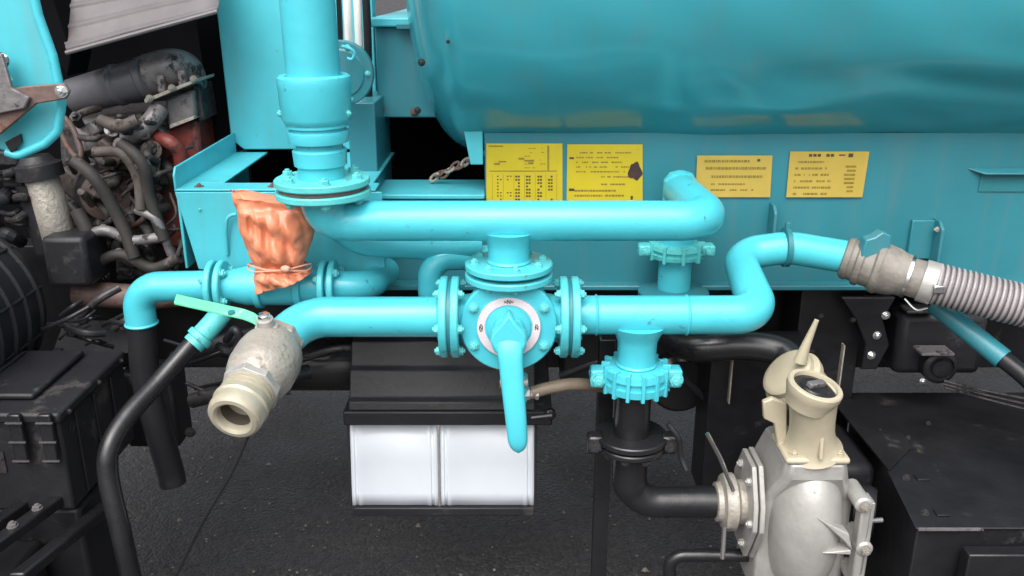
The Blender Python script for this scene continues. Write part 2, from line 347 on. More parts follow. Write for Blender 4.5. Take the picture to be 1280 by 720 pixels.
# ledge left of the stickers
m = MB().box((W(478, 240, YP).x - .05, YP - .02, W(540, 247, YP).z), (W(606, 240, YP).x, YP + .14, W(540, 243, YP).z + .004)); obj('ledge', m, M['deck'], t, .003)
# gusset fins
for px, py0, py1, dw in ((962, 253, 292, .045), (1166, 272, 326, .05)):
    a = W(px, py0, YP); b = W(px, py1, YP)
    m = MB().prism([(a.x, YP, a.z), (a.x, YP - dw * .6, a.z), (a.x, YP - dw, a.z - .015), (a.x, YP - dw, b.z + .012), (a.x, YP, b.z)], (.007, 0, 0)); o = obj('gusset', m, M['panel'], t, .0015)
    if px > 1000: bolt(o, (a.x, YP - dw * .6, a.z - .02), -X, .006, 'alu')
a = W(1165, 298, YP)
m = MB().box((a.x - .055, YP - .012, a.z - .045), (a.x, YP - .002, a.z + .045)); obj('bracket_pad', m, M['panel'], t, .002)
# far right: dark plate on the panel, painted shade of a recess
a = W(1226, 214, YP); b = W(1330, 239, YP)
m = MB().box((a.x, YP - .004, b.z), (b.x, YP - .002, a.z)); obj('recess_shade', m, M['dteal'], t)
m = MB().prism([(a.x - .03, YP - .003, a.z + .004), (b.x, YP - .003, a.z + .004), (b.x, YP - .022, a.z - .004), (a.x, YP - .022, a.z - .004)], (0, 0, .004)); obj('slot_hood', m, M['panel'], t, .001)

# stickers
def sticker(name_lab, c4, mat, marks, blob=None, label=''):
    t = thing('sticker', label, 'sticker', W(*c4[3], YP - .004)); Y = YP - .0045
    P = [Vector((W(x, y, YP).x, Y, W(x, y, YP).z)) for x, y in c4]
    obj('sheet', MB().prism(P, (0, .0008, 0)), M[mat], t)
    def uv(u, v): return (P[0] * (1 - u) + P[1] * u) * (1 - v) + (P[3] * (1 - u) + P[2] * u) * v
    for nm, rects in marks.items():
        m = MB()
        for (u0, v0, u1, v1) in rects:
            q = [uv(u0, v0), uv(u1, v0), uv(u1, v1), uv(u0, v1)]
            m.add([p + Vector((0, -.0006, 0)) for p in q], [(0, 1, 2, 3)])
        obj('print', m, M[nm], t, kind='stuff')
    if blob:
        u, v, ru, rv = blob
        m = MB(); q = [uv(u + ru * math.cos(a) * (1 + .2 * math.sin(3 * a)), v + rv * math.sin(a) * (1 + .15 * math.cos(5 * a))) + Vector((0, -.001, 0)) for a in [2 * math.pi * k / 20 for k in range(20)]]
        m.add(q, [tuple(range(20))]); obj('burn_mark', m, M['scorch'], t)
    return t
def lines(v0, v1, n, u0, u1, h, fill=.8):
    out = []
    for i in range(n):
        v = v0 + (v1 - v0) * i / max(1, n - 1); u = u0
        end = u1 - random.uniform(0, .25) * (u1 - u0)
        while u < end:
            wd = random.uniform(.012, .045)
            if random.random() < fill: out.append((u, v, min(end, u + wd), v + h))
            u += wd + .008
    return out
s1 = {'ink': [(.03, .03, .22, .05), (.10, .30, .18, .33), (.16, .27, .26, .29), (.42, .22, .50, .25), (.50, .25, .62, .28), (.55, .29, .62, .31), (.80, .03, .825, .42), (.04, .42, .93, .435), (.28, .90, .78, .93), (.05, .90, .22, .925)] + lines(.07, .37, 6, .5, .78, .012, .4),
      'ink2': [(u + du, v + dv, u + du + .026, v + dv + .028) for u in (.38, .52, .67, .81) for v in [.50 + .052 * k for k in range(8)] for du in (0, .034) for dv in (0,) if random.random() < .8] + [(u, v, u + .02, v + .02) for u in (.14, .18, .27, .31) for v in [.50 + .052 * k for k in range(8)] if random.random() < .6]}
s1['ink'] += [(.08 + .14 * k, .47, .084 + .14 * k, .88) for k in range(7)]
sticker('', [(608, 179), (703, 179), (703, 258), (608, 258)], 'yellow', s1, None, 'bright yellow sticker with a printed table, leftmost under the tank')
s2 = {'ink': lines(.12, .42, 5, .12, .92, .022, .75) + lines(.50, .62, 2, .45, .85, .025, .9) + lines(.72, .80, 2, .10, .85, .03, .95), 'ink2': [(.03, .20, .09, .23), (.03, .70, .10, .74), (.84, .82, .87, .88)]}
sticker('', [(709, 180), (803, 180), (803, 258), (708, 258)], 'yellow', s2, (.90, .42, .09, .14), 'bright yellow sticker with a brown burn mark on its right edge')
s3 = {'ink': lines(.10, .10, 1, .1, .8, .06, 1) + lines(.27, .27, 1, .12, .95, .06, 1) + lines(.47, .47, 1, .2, .9, .06, 1) + lines(.66, .80, 2, .2, .8, .04, .7), 'ink2': [(.80, .08, .84, .14)]}
sticker('', [(871, 194), (965, 194), (962, 246), (869, 246)], 'amber', s3, None, 'faded amber sticker just above the pipe elbow, its corner hidden')
s4 = {'ink': lines(.20, .90, 6, .08, .62, .045, .75) + [(.76 + random.uniform(-.06, .06), .30 + .09 * k, .86, .345 + .09 * k) for k in range(7)], 'ink2': [(.24 + .055 * k, .05, .24 + .055 * k + .042, .11) for k in range(6) if k != 3] + [(.74, .04, .80, .12)] + [(.62, .06, .70, .09)]}
sticker('', [(987, 189), (1086, 189), (1077, 246), (982, 246)], 'amber', s4, None, 'faded amber slanted sticker with a dark heading, rightmost of the four')

# ================================================================ LEFT PLATFORM + UPRIGHT PANEL
YF = 1.78
zp = W(218, 240, YF).z; xL = W(218, 240, YF).x; xR = W(478, 260, YF).x + .0
t = thing('side_platform', 'teal steel platform with open frame top beside the engine bay', 'platform', (-.5, YF, .98))
zlo = W(232, 337, YF).z
m = MB().prism([(xL, YF, zp), (xR, YF, zp), (xR, YF, W(470, 352, YF).z), (xL + .10, YF, zlo - .005), (xL + .03, YF, zlo)], (0, .006, 0)); obj('front_plate', m, M['deck'], t, .002)
obj('side_plate', MB().box((xL, YF + .007, zlo), (xL + .006, 2.28, zp)), M['deck'], t, .002)
xo0 = W(290, 222, 1.84).x; xo1 = W(368, 222, 1.84).x
obj('front_strip', MB().box((xL, YF, zp + .001), (W(470, 250, YF).x, 1.842, zp + .006)), M['deck'], t, .0015)
obj('left_strip', MB().box((xL, 1.8425, zp + .001), (xo0 - .02, 2.2, zp + .006)), M['deck'], t, .0015)
obj('right_strip', MB().box((xo1 + .03, 1.8425, zp + .001), (W(478, 250, 1.96).x, 2.2, zp + .006)), M['deck'], t, .0015)
yb = 2.2
m = MB().prism([(xL, YF, zp), (xL, YF, zp + .035), (xL, YF + .012, zp + .05), (xL, yb, zp + .055), (xL, yb, zp)], (.005, 0, 0)); obj('upstand', m, M['deck'], t, .002)
obj('opening_shade', MB().box((xL + .01, 1.85, zp - .11), (xR, 2.3, zp - .1)), M['void'], t)  # black sheet added below the opening in place of its shade
for px, py in ((248, 232), (340, 233)):
    p = W(px, py, 1.80); p.z = zp + .006; p.y = 1.803
    obj('bolt_hole', MB().lathe(p, Z, [(0, .010), (.0015, .010)], 16), M['rust'], t); bolt(t, p + Vector((0, 0, .001)), Z, .005, 'rust')
m = MB().tube(fillet([W(295, 268, YF - .012), W(284, 268, YF - .015), W(282, 290, YF - .012), W(284, 318, YF - .003)], .02), .004, 10); obj('hook', m, M['deck'], t)
bolt(t, W(250, 262, YF), -Yv, .003, 'worn')

t = thing('upright_panel', 'tall flat teal panel standing behind the thick vertical pipe', 'panel', (-.5, 2.2, 1.15))
x0 = W(290, 188, 2.2).x; x1 = W(472, 140, 2.2).x
zpb = zp + .012
m = MB().prism([(x0 - .005, 2.2, 1.9), (x1, 2.2, 1.9), (x1, 2.2, zpb), (x0 + .03, 2.2, zpb), (x0, 2.2, zpb + .025)], (0, .05, 0)); obj('sheet', m, M['deck'], t, .003)
a = W(434, 140, 1.96); b = W(474, 250, 1.96)
m = MB().box((a.x, 1.96, b.z - .04), (b.x, 2.19, a.z + .02)); obj('post', m, M['panel'], t, .003)  # post's shade is put into the darker teal copy
t2 = thing('round_cover', 'round teal cover plate with hook, half behind the thick vertical pipe', 'cover plate', W(432, 92, 1.86))
c = W(426, 92, 1.86); m = MB().lathe(c, -Yv, [(-.02, .066), (-.002, .066), (0, .064), (.001, .05), (.004, .046), (.006, .01)], 48); obj('plate', m, M['panel'], t2)
m = MB().tube(spline([W(428, 58, 1.84), W(436, 60, 1.83), W(443, 66, 1.83), W(440, 74, 1.83), W(434, 73, 1.83)]), .0035, 10); obj('hook', m, M['paint'], t2)
for k in range(5):
    a = k * 1.256; bolt(t2, c + Vector((math.cos(a) * .055, -.0005, math.sin(a) * .055)), -Yv, .005, 'bolt')

t = thing('hanging_box', 'teal box with projecting lid between upright panel and tank end', 'box', W(485, 148, 2.1))
a = W(468, 34, 2.1); b = W(560, 147, 2.1)
obj('body', MB().box((a.x, 2.1, b.z), (b.x, 2.4, a.z)), M['panel'], t, .003)
a2 = W(462, 22, 2.08)
obj('lid', MB().box((a2.x, 2.08, a.z + .001), (b.x, 3.2, a2.z)), M['deck'], t, .004)
obj('handle', MB().box((W(496, 33, 2.08).x, 2.07, W(496, 36, 2.08).z), (b.x, 2.079, W(496, 30, 2.08).z)), M['dteal'], t, .001)
for px, py in ((476, 136), (518, 140)): bolt(t, W(px, py, 2.099), -Yv, .008, 'rust')

for i, (px, mt, lab) in enumerate(((424, 'gloss', 'black hose beside the pale hoses above the round cover'), (434, 'whitehose', 'pale hose nearest the thick vertical pipe at the top'), (447, 'whitehose', 'pale grimy hose between two others at the top'), (458, 'rubber', 'dark hose touching the projecting lid at the top'))):
    m = MB().tube(spline([W(px - 4, -60, 2.02), W(px, 10, 2.02), W(px + 2, 60, 2.04), W(px + 3, 130, 2.08)]), .009 if i else .006, 16)
    tag(obj('hose', m, M[mt]), lab, 'hose', 'upright hoses behind the thick pipe')
# chain in the opening
t = thing('chain', 'rusty grey chain lying in the black opening beside the stickers', 'chain', W(570, 215, 2.0))
p0, p1 = W(543, 222, 2.02), W(602, 193, 1.98)
for k in range(10):
    c = p0.lerp(p1, k / 9) + Vector((0, 0, .004 * math.sin(k * 2.1))); d = (p1 - p0).normalized(); s = Vector((0, 1, .3)).normalized() if k % 2 else Vector((.2, .3, 1)).normalized()
    pts = [c + d * .012 * math.cos(a) + s * .008 * math.sin(a) for a in [2 * math.pi * j / 12 for j in range(13)]]
    obj('link', MB().tube(pts, .0032, 7), M['rust' if k % 3 else 'alu2'], t)

# ================================================================ PIPEWORK
YM = 1.60; r1 = .0375
zU = W(640, 276, YM).z; zV = W(640, 396, YM).z
# thick vertical riser
xr = W(404, 240, YM).x
t = thing('riser_pipe', 'thick vertical teal pipe with stepped collar and rusty bottom flange', 'pipe', (xr, YM, zU))
ztop = 1.85
def zy(py): return W(400, py, YM).z
tilt = Vector((-.012, 0, 1)).normalized(); base = Vector((xr, YM, 0))
def ax(z): return Vector((xr, YM, zU + .05)) + tilt * (z - zU - .05)
m = MB().lathe(ax(zU + .05), tilt, [(0, .042), (ztop - zU, .042)], 44); obj('lower_tube', m, M['paint'], t)
cz = zy(98) ; c0 = ax(zy(150)); h = zy(100) - zy(150)
m = MB().lathe(ax(zy(100)), tilt, [(-.03, .0475), (.5, .0475)], 44); obj('upper_tube', m, M['paint'], t)
m = MB().lathe(c0, tilt, [(-.010, .05), (-.004, .058), (.006, .0625), (h - .012, .064), (h - .002, .0655), (h + .006, .0640), (h + .010, .059), (h + .008, .050), (h + .002, .047)], 52); obj('collar', m, M['paint'], t)
m = MB().lathe(ax(zy(170)), tilt, [(-.012, .047), (-.010, .053), (.006, .056), (.011, .055), (.012, .050), (.016, .050), (.018, .056), (.030, .056), (.032, .05)], 48); obj('ring', m, M['paint'], t)
m = MB().lathe(ax(zy(197)), tilt, [(-.016, .042), (-.012, .0475), (.014, .049), (.018, .045)], 48); obj('ring', m, M['paint'], t)
for s in (-1, 1): bolt(t, ax(zy(140)) + Vector((s * .058, -.018, 0)), Vector((s, -.3, 0)), .006)
zf = zy(226)
f1 = flange(t, ax(zf), tilt, .087, .013, 6, .070, .0095, 'worn', 1, .25)
m = MB().lathe(ax(zf - .0105), tilt, [(-.0035, .080), (.0035, .080)], 40); obj('gasket', m, M['rust'], t)
f2 = flange(t, ax(zf - .0215), tilt, .087, .013, 6, .070, .0095, 'worn', -1, .25)
# upper pipe with tee
t = thing('upper_crosspipe', 'long teal upper pipe from the riser to the right elbow', 'pipe', (0, YM, zU))
xe = W(917, 276, YM).x; xb = xe - r1 - .012
pts = fillet([(xr, YM, zf - .03), (xr, YM, zU), (xb + .012, YM, zU), (xb - .004, YM + .25, zU), ], [.052, .062], 14)
m = MB().tube(pts, lambda i: .043 if i < 8 else (.043 - (i - 8) * .0011 if i < 15 else r1), 44)
obj('tube', m, M['paint'], t)
xt = W(636, 300, YM).x
m = MB().lathe((xt, YM, zU), -Z, [(.018, .052), (.028, .047), (.038, .042), (.05, .0395), (.09, .0385)], 44); obj('tee_neck', m, M['paint'], t)
zVf = W(637, 331, YM).z
flange(t, (xt, YM, zVf), Z, .083, .013, 8, .066, .0075, 'flg', 1, .2)
m = MB(); weld(m, (xt, YM, zVf + .009), Z, .0385); obj('weld_bead', m, M['paint'], t)
# vertical drop at the back right
xd = xb - .004; yd = YM + .26
t = thing('drop_pipe', 'vertical teal drop pipe with bolted clamp behind the upper pipe elbow', 'pipe', (xd, yd, .9))
zd = W(853, 312, yd).z
zdb = W(845, 366, yd).z
m = MB().lathe((xd, yd, zdb), Z, [(0, .036), (zU - zdb, .036), (zU - zdb + .02, .036), (zU - zdb + .036, .025), (zU - zdb + .042, .008)], 36); obj('tube', m, M['paint'], t)
def clamp(t, c, d, r, hgt, mat, bmat, n=10, ears=X, brad=.011):
    """grooved two-bolt pipe clamp with ribs"""
    c = Vector(c); d = Vector(d).normalized(); ears = Vector(ears)
    m = MB().lathe(c, d, [(-hgt / 2, r * .8), (-hgt / 2 + .003, r), (-hgt * .15, r * 1.03), (-hgt * .12, r * .93), (hgt * .12, r * .93), (hgt * .15, r * 1.03), (hgt / 2 - .003, r), (hgt / 2, r * .8)], 44)
    o = obj('housing', m, M[mat], t)
    x, y, z = frame(d)
    for k in range(n):
        a = 2 * math.pi * k / n + .1; rd = x * math.cos(a) + y * math.sin(a); td = z.cross(rd)
        p = c + rd * r * .97; m = MB()
        m.add([p + td * s1 * .0035 + z * s2 * hgt * .56 + rd * s3 for s1 in (-1, 1) for s2 in (-1, 1) for s3 in (-.01, .007)], [(0, 1, 3, 2), (4, 6, 7, 5), (0, 4, 5, 1), (2, 3, 7, 6), (0, 2, 6, 4), (1, 5, 7, 3)])
        obj('rib', m, M[mat], o, .001)
    for s in (-1, 1):
        p = c + ears * s * (r + .012)
        m = MB().box(p - Vector((.015, .017, hgt * .38)), p + Vector((.015, .017, hgt * .38))); e = obj('ear', m, M[mat], t, .005)
        bolt(e, p + Vector((0, -.017, 0)), -Yv, brad, bmat)
        bolt(e, p + Vector((0, .017, 0)), Yv, brad, bmat)
clamp(t, (xd, yd, zd), Z, .056, .034, 'worn', 'bolt', 9, X, .009)
m = MB().lathe((xd, yd, zdb), Z, [(-.012, .075), (-.01, .078), (.004, .078), (.006, .074), (.012, .045)], 40); obj('flange', m, M['panel'], t)

# four-way valve
YV = YM
t = thing('rotary_valve', 'round teal rotary valve with long hanging lever and white dial', 'valve', (xt, YV, zV - .09))
m = MB().lathe((xt, YV + .055, zV), -Yv, [(0, .052), (.012, .068), (.085, .070), (.098, .068)], 48); m.lathe((xt - .11, YV, zV), X, [(0, .040), (.04, .046), (.07, .055), (.15, .055), (.18, .046), (.22, .040)], 44)
m.lathe((xt, YV, zV), Z, [(0, .055), (.06, .055), (.075, .045), (zVf - zV - .018, .045)], 44); m.lathe((xt, YV, zV), -Z, [(0, .055), (.07, .055), (.08, .05)], 44)
obj('body', m, M['paint'], t)
flange(t, (xt, YV, zVf - .0205), Z, .083, .013, 8, .066, .0075, 'flg', -1, .2)
for s, pxo in ((-1, 563), (1, 711)):
    xf = W(pxo, 396, YM).x
    flange(t, (xf - s * .0110, YV, zV), X * s, .079, .015, 6, .066, .0085, 'flg', -1, .0)
    m = MB().lathe((xf, YV, zV), X, [(-.003, .074), (.003, .074)], 40); obj('gasket', m, M['dteal'], t)
# front cover
ycov = 1.548
cv = Vector((xt, ycov, zV))
m = MB().lathe(cv + Yv * .035, -Yv, [(0, .082), (.008, .091), (.030, .092), (.034, .089), (.035, .060), (.036, .059), (.040, .057), (.041, .040), (.038, .038)], 56); cov = obj('cover', m, M['paint'], t)
for k in range(6):
    a = R(90 + 60 * k); bolt(cov, cv + Vector((math.cos(a) * .076, 0, math.sin(a) * .076)), -Yv, .0085)
m = MB().lathe(cv + Yv * 0, -Yv, [(0, .0595), (.0062, .0595), (.0070, .0585), (.0070, .0455), (.006, .0445), (0, .0445)], 56); dial = obj('dial', m, M['pinkring'], t)
for k, (ang, sz) in enumerate(((90, 1), (0, 1), (180, 1), (97, .6), (83, .6), (6, .6), (174, .6), (186, .6))):
    a = R(ang); c = cv + Vector((math.cos(a) * .052, -.0072, math.sin(a) * .052)); s = .0042 * sz
    m = MB(); m.add([c + Vector((dx * s * .8, 0, dz * s)) for dx, dz in ((-1, -1), (-.5, -1), (-.5, .2), (.5, -1), (1, -1), (1, 1), (.5, 1), (.5, -.2), (-.5, 1), (-1, 1))], [(0, 1, 8, 9), (8, 2, 3, 7), (3, 4, 5, 6)])
    obj('dial_mark', m, M['ink2' if k != 2 else 'scorch'], dial, smooth=False)
m = MB().lathe(cv, -Yv, [(0, .044), (.010, .040), (.012, .030), (.024, .028), (.026, .026)], 44); obj('hub', m, M['paint'], t)
# pointer
pz = cv + Vector((0, -.050, 0))
m = MB().prism([pz + Vector(q) for q in ((-.034, 0, -.012), (-.030, 0, .006), (-.014, .004, .022), (0, .014, .042), (.014, .004, .022), (.030, 0, .006), (.034, 0, -.012), (.028, 0, -.034), (-.026, 0, -.034))], (0, .028, 0)); obj('pointer', m, M['paint'], t, .005)
# lever
path = spline([Vector((xt, ycov - .026, zV + .000)), Vector((xt + .001, ycov - .036, zV - .010)), Vector((xt + .003, ycov - .050, zV - .040)), Vector((xt + .008, ycov - .062, zV - .10)), Vector((xt + .014, ycov - .070, zV - .165)), Vector((xt + .018, ycov - .072, zV - .225))], 10)
m = MB(); n = len(path); rs = []
wid = lambda s: .030 if s < .1 else (.030 - (s - .1) * .022 if s < .45 else .0225 - (s - .45) * .008)
for i, p in enumerate(path):
    s = i / (n - 1); T = (path[min(i + 1, n - 1)] - path[max(0, i - 1)]).normalized(); x = X; y = T.cross(x).normalized()
    w_ = wid(s); th = .013 if s > .2 else .016
    if s > .9: q = (s - .9) / .1; w_ *= math.sqrt(max(.02, 1 - q * q)); th *= math.sqrt(max(.04, 1 - q * q * .9))
    rs.append([p + x * w_ * (abs(math.cos(a)) ** .75 * (1 if math.cos(a) > 0 else -1)) + y * th * (abs(math.sin(a)) ** .75 * (1 if math.sin(a) > 0 else -1)) for a in [2 * math.pi * j / 32 for j in range(32)]])
m.rings(rs); obj('lever', m, M['paint'], t)

# outlet pipe on the left
xl0 = W(563, 396, YM).x
ball_a = W(350, 424, 1.545)       # start of ball valve
mouth = W(291, 524, 1.335)
ad = (mouth - ball_a).normalized()
t = thing('outlet_pipe', 'short teal pipe from the rotary valve to the grey ball valve', 'pipe', (xl0, YM, zV))
corner = ball_a - ad * .085
corner = Vector((W(385, 400, 1.6).x, 1.6, zV))
pts = fillet([(xl0 - .02, YM, zV), corner, ball_a + ad * .01], [.075], 14)
obj('tube', MB().tube(pts, .039, 44), M['paint'], t)
flange(t, (xl0 - .0110, YM, zV), -X, .079, .015, 6, .066, .0085, 'flg', 1, .0)
m = MB(); weld(m, (xl0 - .02, YM, zV), X, .039); obj('weld_bead', m, M['paint'], t)

# ball valve
t = thing('ball_valve', 'grey cast ball valve with open mouth and mint green lever', 'ball valve', mouth)
L_ = (mouth - ball_a).length
m = MB().lathe(ball_a - ad * .004, ad, [(0, .042), (.004, .048), (.022, .050)], 8)
obj('end_nut', m, M['alu2'], t, .0015)
m = MB().lathe(ball_a, ad, [(.012, .045), (.022, .050), (.040, .058), (.058, .061), (L_ - .125, .061), (L_ - .105, .057), (L_ - .088, .050), (L_ - .084, .048)], 48); obj('body', m, M['alu2'], t)
m = MB().lathe(ball_a, ad, [(L_ - .090, .046), (L_ - .088, .052), (L_ - .072, .053), (L_ - .069, .048)], 8); obj('hex_collar', m, M['alu'], t, .001)
m = MB().lathe(ball_a, ad, [(L_ - .075, .044), (L_ - .068, .047), (L_ - .065, .047), (L_ - .063, .043), (L_ - .059, .043), (L_ - .057, .047), (L_ - .054, .047), (L_ - .052, .043), (L_ - .040, .044)], 48); obj('threaded_ring', m, M['brass'], t)
e = L_
m = MB().lathe(ball_a, ad, [(e - .052, .040), (e - .046, .047), (e - .032, .0495), (e - .028, .0465), (e - .020, .0465), (e - .012, .0475), (e - .004, .0455), (e, .041), (e + .001, .034), (e - .002, .030), (e - .006, .0285), (e - .10, .028)], 56, cap=False); obj('mouth', m, M['brass'], t)
obj('bore', MB().lathe(ball_a + ad * (L_ - .095), ad, [(0, .0268), (.080, .0274)], 40, cap=False), M['bore'], t)
obj('ball', MB().lathe(ball_a + ad * (L_ - .098), ad, [(-.002, .0275), (0, .0275)], 40), M['void'], t)  # black disc closing the bore, stands in for the shade deep inside
xa, ya, za_ = frame(ad); up = (Z - ad * Z.dot(ad)).normalized()
st = ball_a + ad * .030 + up * .035 + X * -.004
m = MB().lathe(st, up, [(0, .022), (.018, .021), (.020, .016), (.034, .015)], 20); obj('stem_boss', m, M['alu'], t)
m = MB().lathe(st + up * .034, up, [(0, .011), (.010, .011), (.011, .009)], 6); obj('nut', m, M['steel'], t)
p0 = st + up * .040 ; q1 = W(305, 398, 1.53); q2 = W(218, 374, 1.56)
top = [W(335, 412, 1.52), W(318, 398, 1.52), W(305, 393, 1.53), W(219, 374, 1.56)]
m = MB(); rs = []
dirp = (top[3] - top[1]).normalized(); side = Vector((.12, -1, -.35)).normalized()
for i, p in enumerate(fillet(top, .02, 5)):
    w_ = .0125; rs.append([p + side * w_ + Z * .0025, p + side * w_ - Z * .0025, p - side * w_ - Z * .0025, p - side * w_ + Z * .0025])
m.rings(rs); obj('lever', m, M['mint'], t, .001)
pl = top[1].lerp(top[3], .28)
obj('lever_slot', MB().lathe(pl + Z * .001 - Yv * .002, Vector((0, -.25, 1)), [(0, .007), (.0025, .0065)], 16), M['dteal'], t)

# right pipe: tee and S bend
t = thing('right_crosspipe', 'teal pipe right of the valve, tee below and S bend', 'pipe', (.3, YM, zV))
xr0 = W(711, 396, YM).x
flange(t, (xr0 + .0110, YM, zV), X, .079, .015, 6, .066, .0085, 'flg', 1, .0)
A = Vector((xr0 + .01, YM, zV + .004)); B_ = W(951, 392, 1.6); B_.z = zV + .004; Cc = W(921, 318, 1.80); D_ = W(985, 309, 1.80); E_ = W(1062, 322, 1.79)
pts = fillet([A, B_, Cc, D_, E_], [.05, .05, .2], 12)
obj('tube', MB().tube(pts, lambda i: .0375 if i < 14 else .0345, 44), M['paint'], t)
c = D_ + Vector((-.005, 0, 0)); m = MB().lathe(c, X, [(-.006, .036), (-.005, .042), (.005, .042), (.006, .036)], 40); ring_ = obj('ring', m, M['dteal'], t)
m = MB().box(c + Vector((-.005, -.006, .036)), c + Vector((.005, .006, .054))); obj('lug', m, M['dteal'], ring_, .001)
xq = W(797, 420, YM).x
m = MB().lathe((xq, YM, zV), -Z, [(.014, .055), (.026, .050), (.036, .044), (.05, .0385), (.12, .037)], 44); obj('tee_neck', m, M['paint'], t)
zq = W(797, 470, YM).z
m = MB(); weld(m, (xq, YM, zq + .028), Z, .038, .004); obj('weld_bead', m, M['paint'], t)
m = MB(); weld(m, (W(745, 393, YM).x, YM, zV + .004), X, .0375, .0035); weld(m, (W(858, 393, YM).x, YM, zV + .004), X, .0375, .0035); obj('weld_bead', m, M['paint'], t)
t = thing('teal_pipe_clamp', 'bright teal ribbed clamp with side bolts under the right tee', 'pipe clamp', (xq, YM, zq))
clamp(t, (xq, YM, zq), Z, .063, .050, 'paint', 'bolt', 14, X, .013)
# black intake pipe
t = thing('black_intake_pipe', 'black elbow pipe running from the clamp down into the pump', 'pipe', (xq, YM, .53))
zel = W(800, 627, YM).z; xw = W(905, 627, YM).x
pts = fillet([(xq - .003, YM, zq - .02), (xq - .003, YM, zel), (xw + .02, YM, zel)], [.062], 12)
obj('tube', MB().tube(pts, lambda i: .036 if i < 5 else .033, 40), M['gloss'], t)
zc2 = W(792, 550, YM).z
flange(t, (xq - .003, YM, zc2 + .010), Z, .073, .013, 0, mat='gloss'); flange(t, (xq - .003, YM, zc2 - .008), Z, .070, .012, 0, mat='gloss')
for s in (-1, 1):
    p = Vector((xq - .003 + s * .074, YM - .01, zc2))
    e = obj('ear', MB().box(p - Vector((.016, .016, .020)), p + Vector((.016, .016, .020))), M['gloss'], t, .006); bolt(e, p - Yv * .016, -Yv, .012, 'dgrey')
for k in range(4):
    a = R(-150 + 40 * k); bolt(t, (xq + math.cos(a) * .058, YM + math.sin(a) * .058, zc2 - .016), -Z, .009, 'dgrey')
m = MB().tube(spline([W(835, 530, 1.56), W(848, 548, 1.55), W(851, 570, 1.55), W(858, 588, 1.54)]), .0055, 10); obj('handle', m, M['gloss'], t)

# corrugated suction hose and coupler at the right
t = thing('hose_coupler', 'dusty grey beige hose coupler at the end of the S bend', 'hose coupler', W(1100, 335, 1.78))
ca = W(1056, 322, 1.79); cb = W(1185, 360, 1.70); cd = (cb - ca).normalized(); Lc = (cb - ca).length
m = MB().lathe(ca, cd, [(-.004, .036), (0, .043), (.010, .046), (.014, .043), (.022, .043), (.026, .049), (.036, .050), (.040, .046), (.058, .047), (.062, .054), (.072, .056), (.078, .053), (.10, .050), (.115, .045), (.13, .044)], 44); obj('socket', m, M['dust'], t)
m = MB().lathe(ca + cd * .128, cd, [(-.004, .043), (-.003, .047), (.003, .047), (.004, .043)], 40); obj('clip_ring', m, M['steel'], t)
m = MB().lathe(ca + cd * .130, cd, [(0, .040), (.05, .040)], 36); obj('sleeve', m, M['dust'], t)
c1 = ca + cd * .168
m = MB().lathe(c1, cd, [(-.014, .041), (-.013, .044), (.013, .044), (.014, .041)], 40); cl = obj('band_clamp', m, M['alu'], t)
m = MB().box(c1 + Vector((-.012, -.052, -.008)), c1 + Vector((.012, -.040, .010))); obj('clamp_screw', m, M['steel'], cl, .003)
m = MB().prism([W(1076, 322, 1.735), W(1083, 300, 1.735), W(1094, 297, 1.735), (W(1104, 290, 1.735)), W(1115, 295, 1.735), W(1113, 312, 1.735), W(1102, 326, 1.735), W(1085, 328, 1.735)], (0, .03, 0)); obj('cam_arm', m, M['panel'], t, .003)
m = MB().tube(spline([ca + cd * .12 + Vector((0, -.02, -.045)), ca + cd * .14 + Vector((0, -.03, -.058)), ca + cd * .165 + Vector((0, -.02, -.05))]), .0025, 8); obj('clip_wire', m, M['steel'], t)
pts = spline([c1 - cd * .01, W(1215, 366, 1.685), W(1250, 375, 1.665), W(1300, 388, 1.64), W(1380, 420, 1.6), W(1480, 480, 1.56)], 8)
# resample with ribs
L2 = [0]
for i in range(1, len(pts)): L2.append(L2[-1] + (pts[i] - pts[i - 1]).length)
def at_len(s):
    for i in range(1, len(pts)):
        if L2[i] >= s: return pts[i - 1].lerp(pts[i], (s - L2[i - 1]) / max(1e-9, L2[i] - L2[i - 1]))
    return pts[-1]
pitch = .0105; K = int(L2[-1] / pitch * 6); samp = [at_len(L2[-1] * k / K) for k in range(K + 1)]
prof6 = [0, .7, 1, 1, .7, 0]
m = MB().tube(samp, lambda i: .0395 + .0038 * prof6[i % 6], 36, m=lambda i: 1 if i % 6 in (5, 0) else 0)
o = obj('suction_hose', m, [M['hose_l'], M['hose_d']]); tag(o, 'grey corrugated suction hose leaving the frame at the right', 'hose')
# teal strut below the hose
t = thing('diagonal_strut', 'teal tube with black rubber end sloping down under the corrugated hose', 'strut', W(1200, 420, 1.74))
a, b = W(1168, 380, 1.78), W(1254, 449, 1.66); d = (b - a).normalized()
obj('tube', MB().lathe(a, d, [(0, .021), ((b - a).length, .0225)], 28), M['panel'], t)
obj('rubber_end', MB().tube(spline([b - d * .01, b + d * .05, b + d * .11 + Vector((0, 0, -.01)), b + d * .2 + Vector((0, 0, -.04))]), .018, 24), M['rubber'], t)

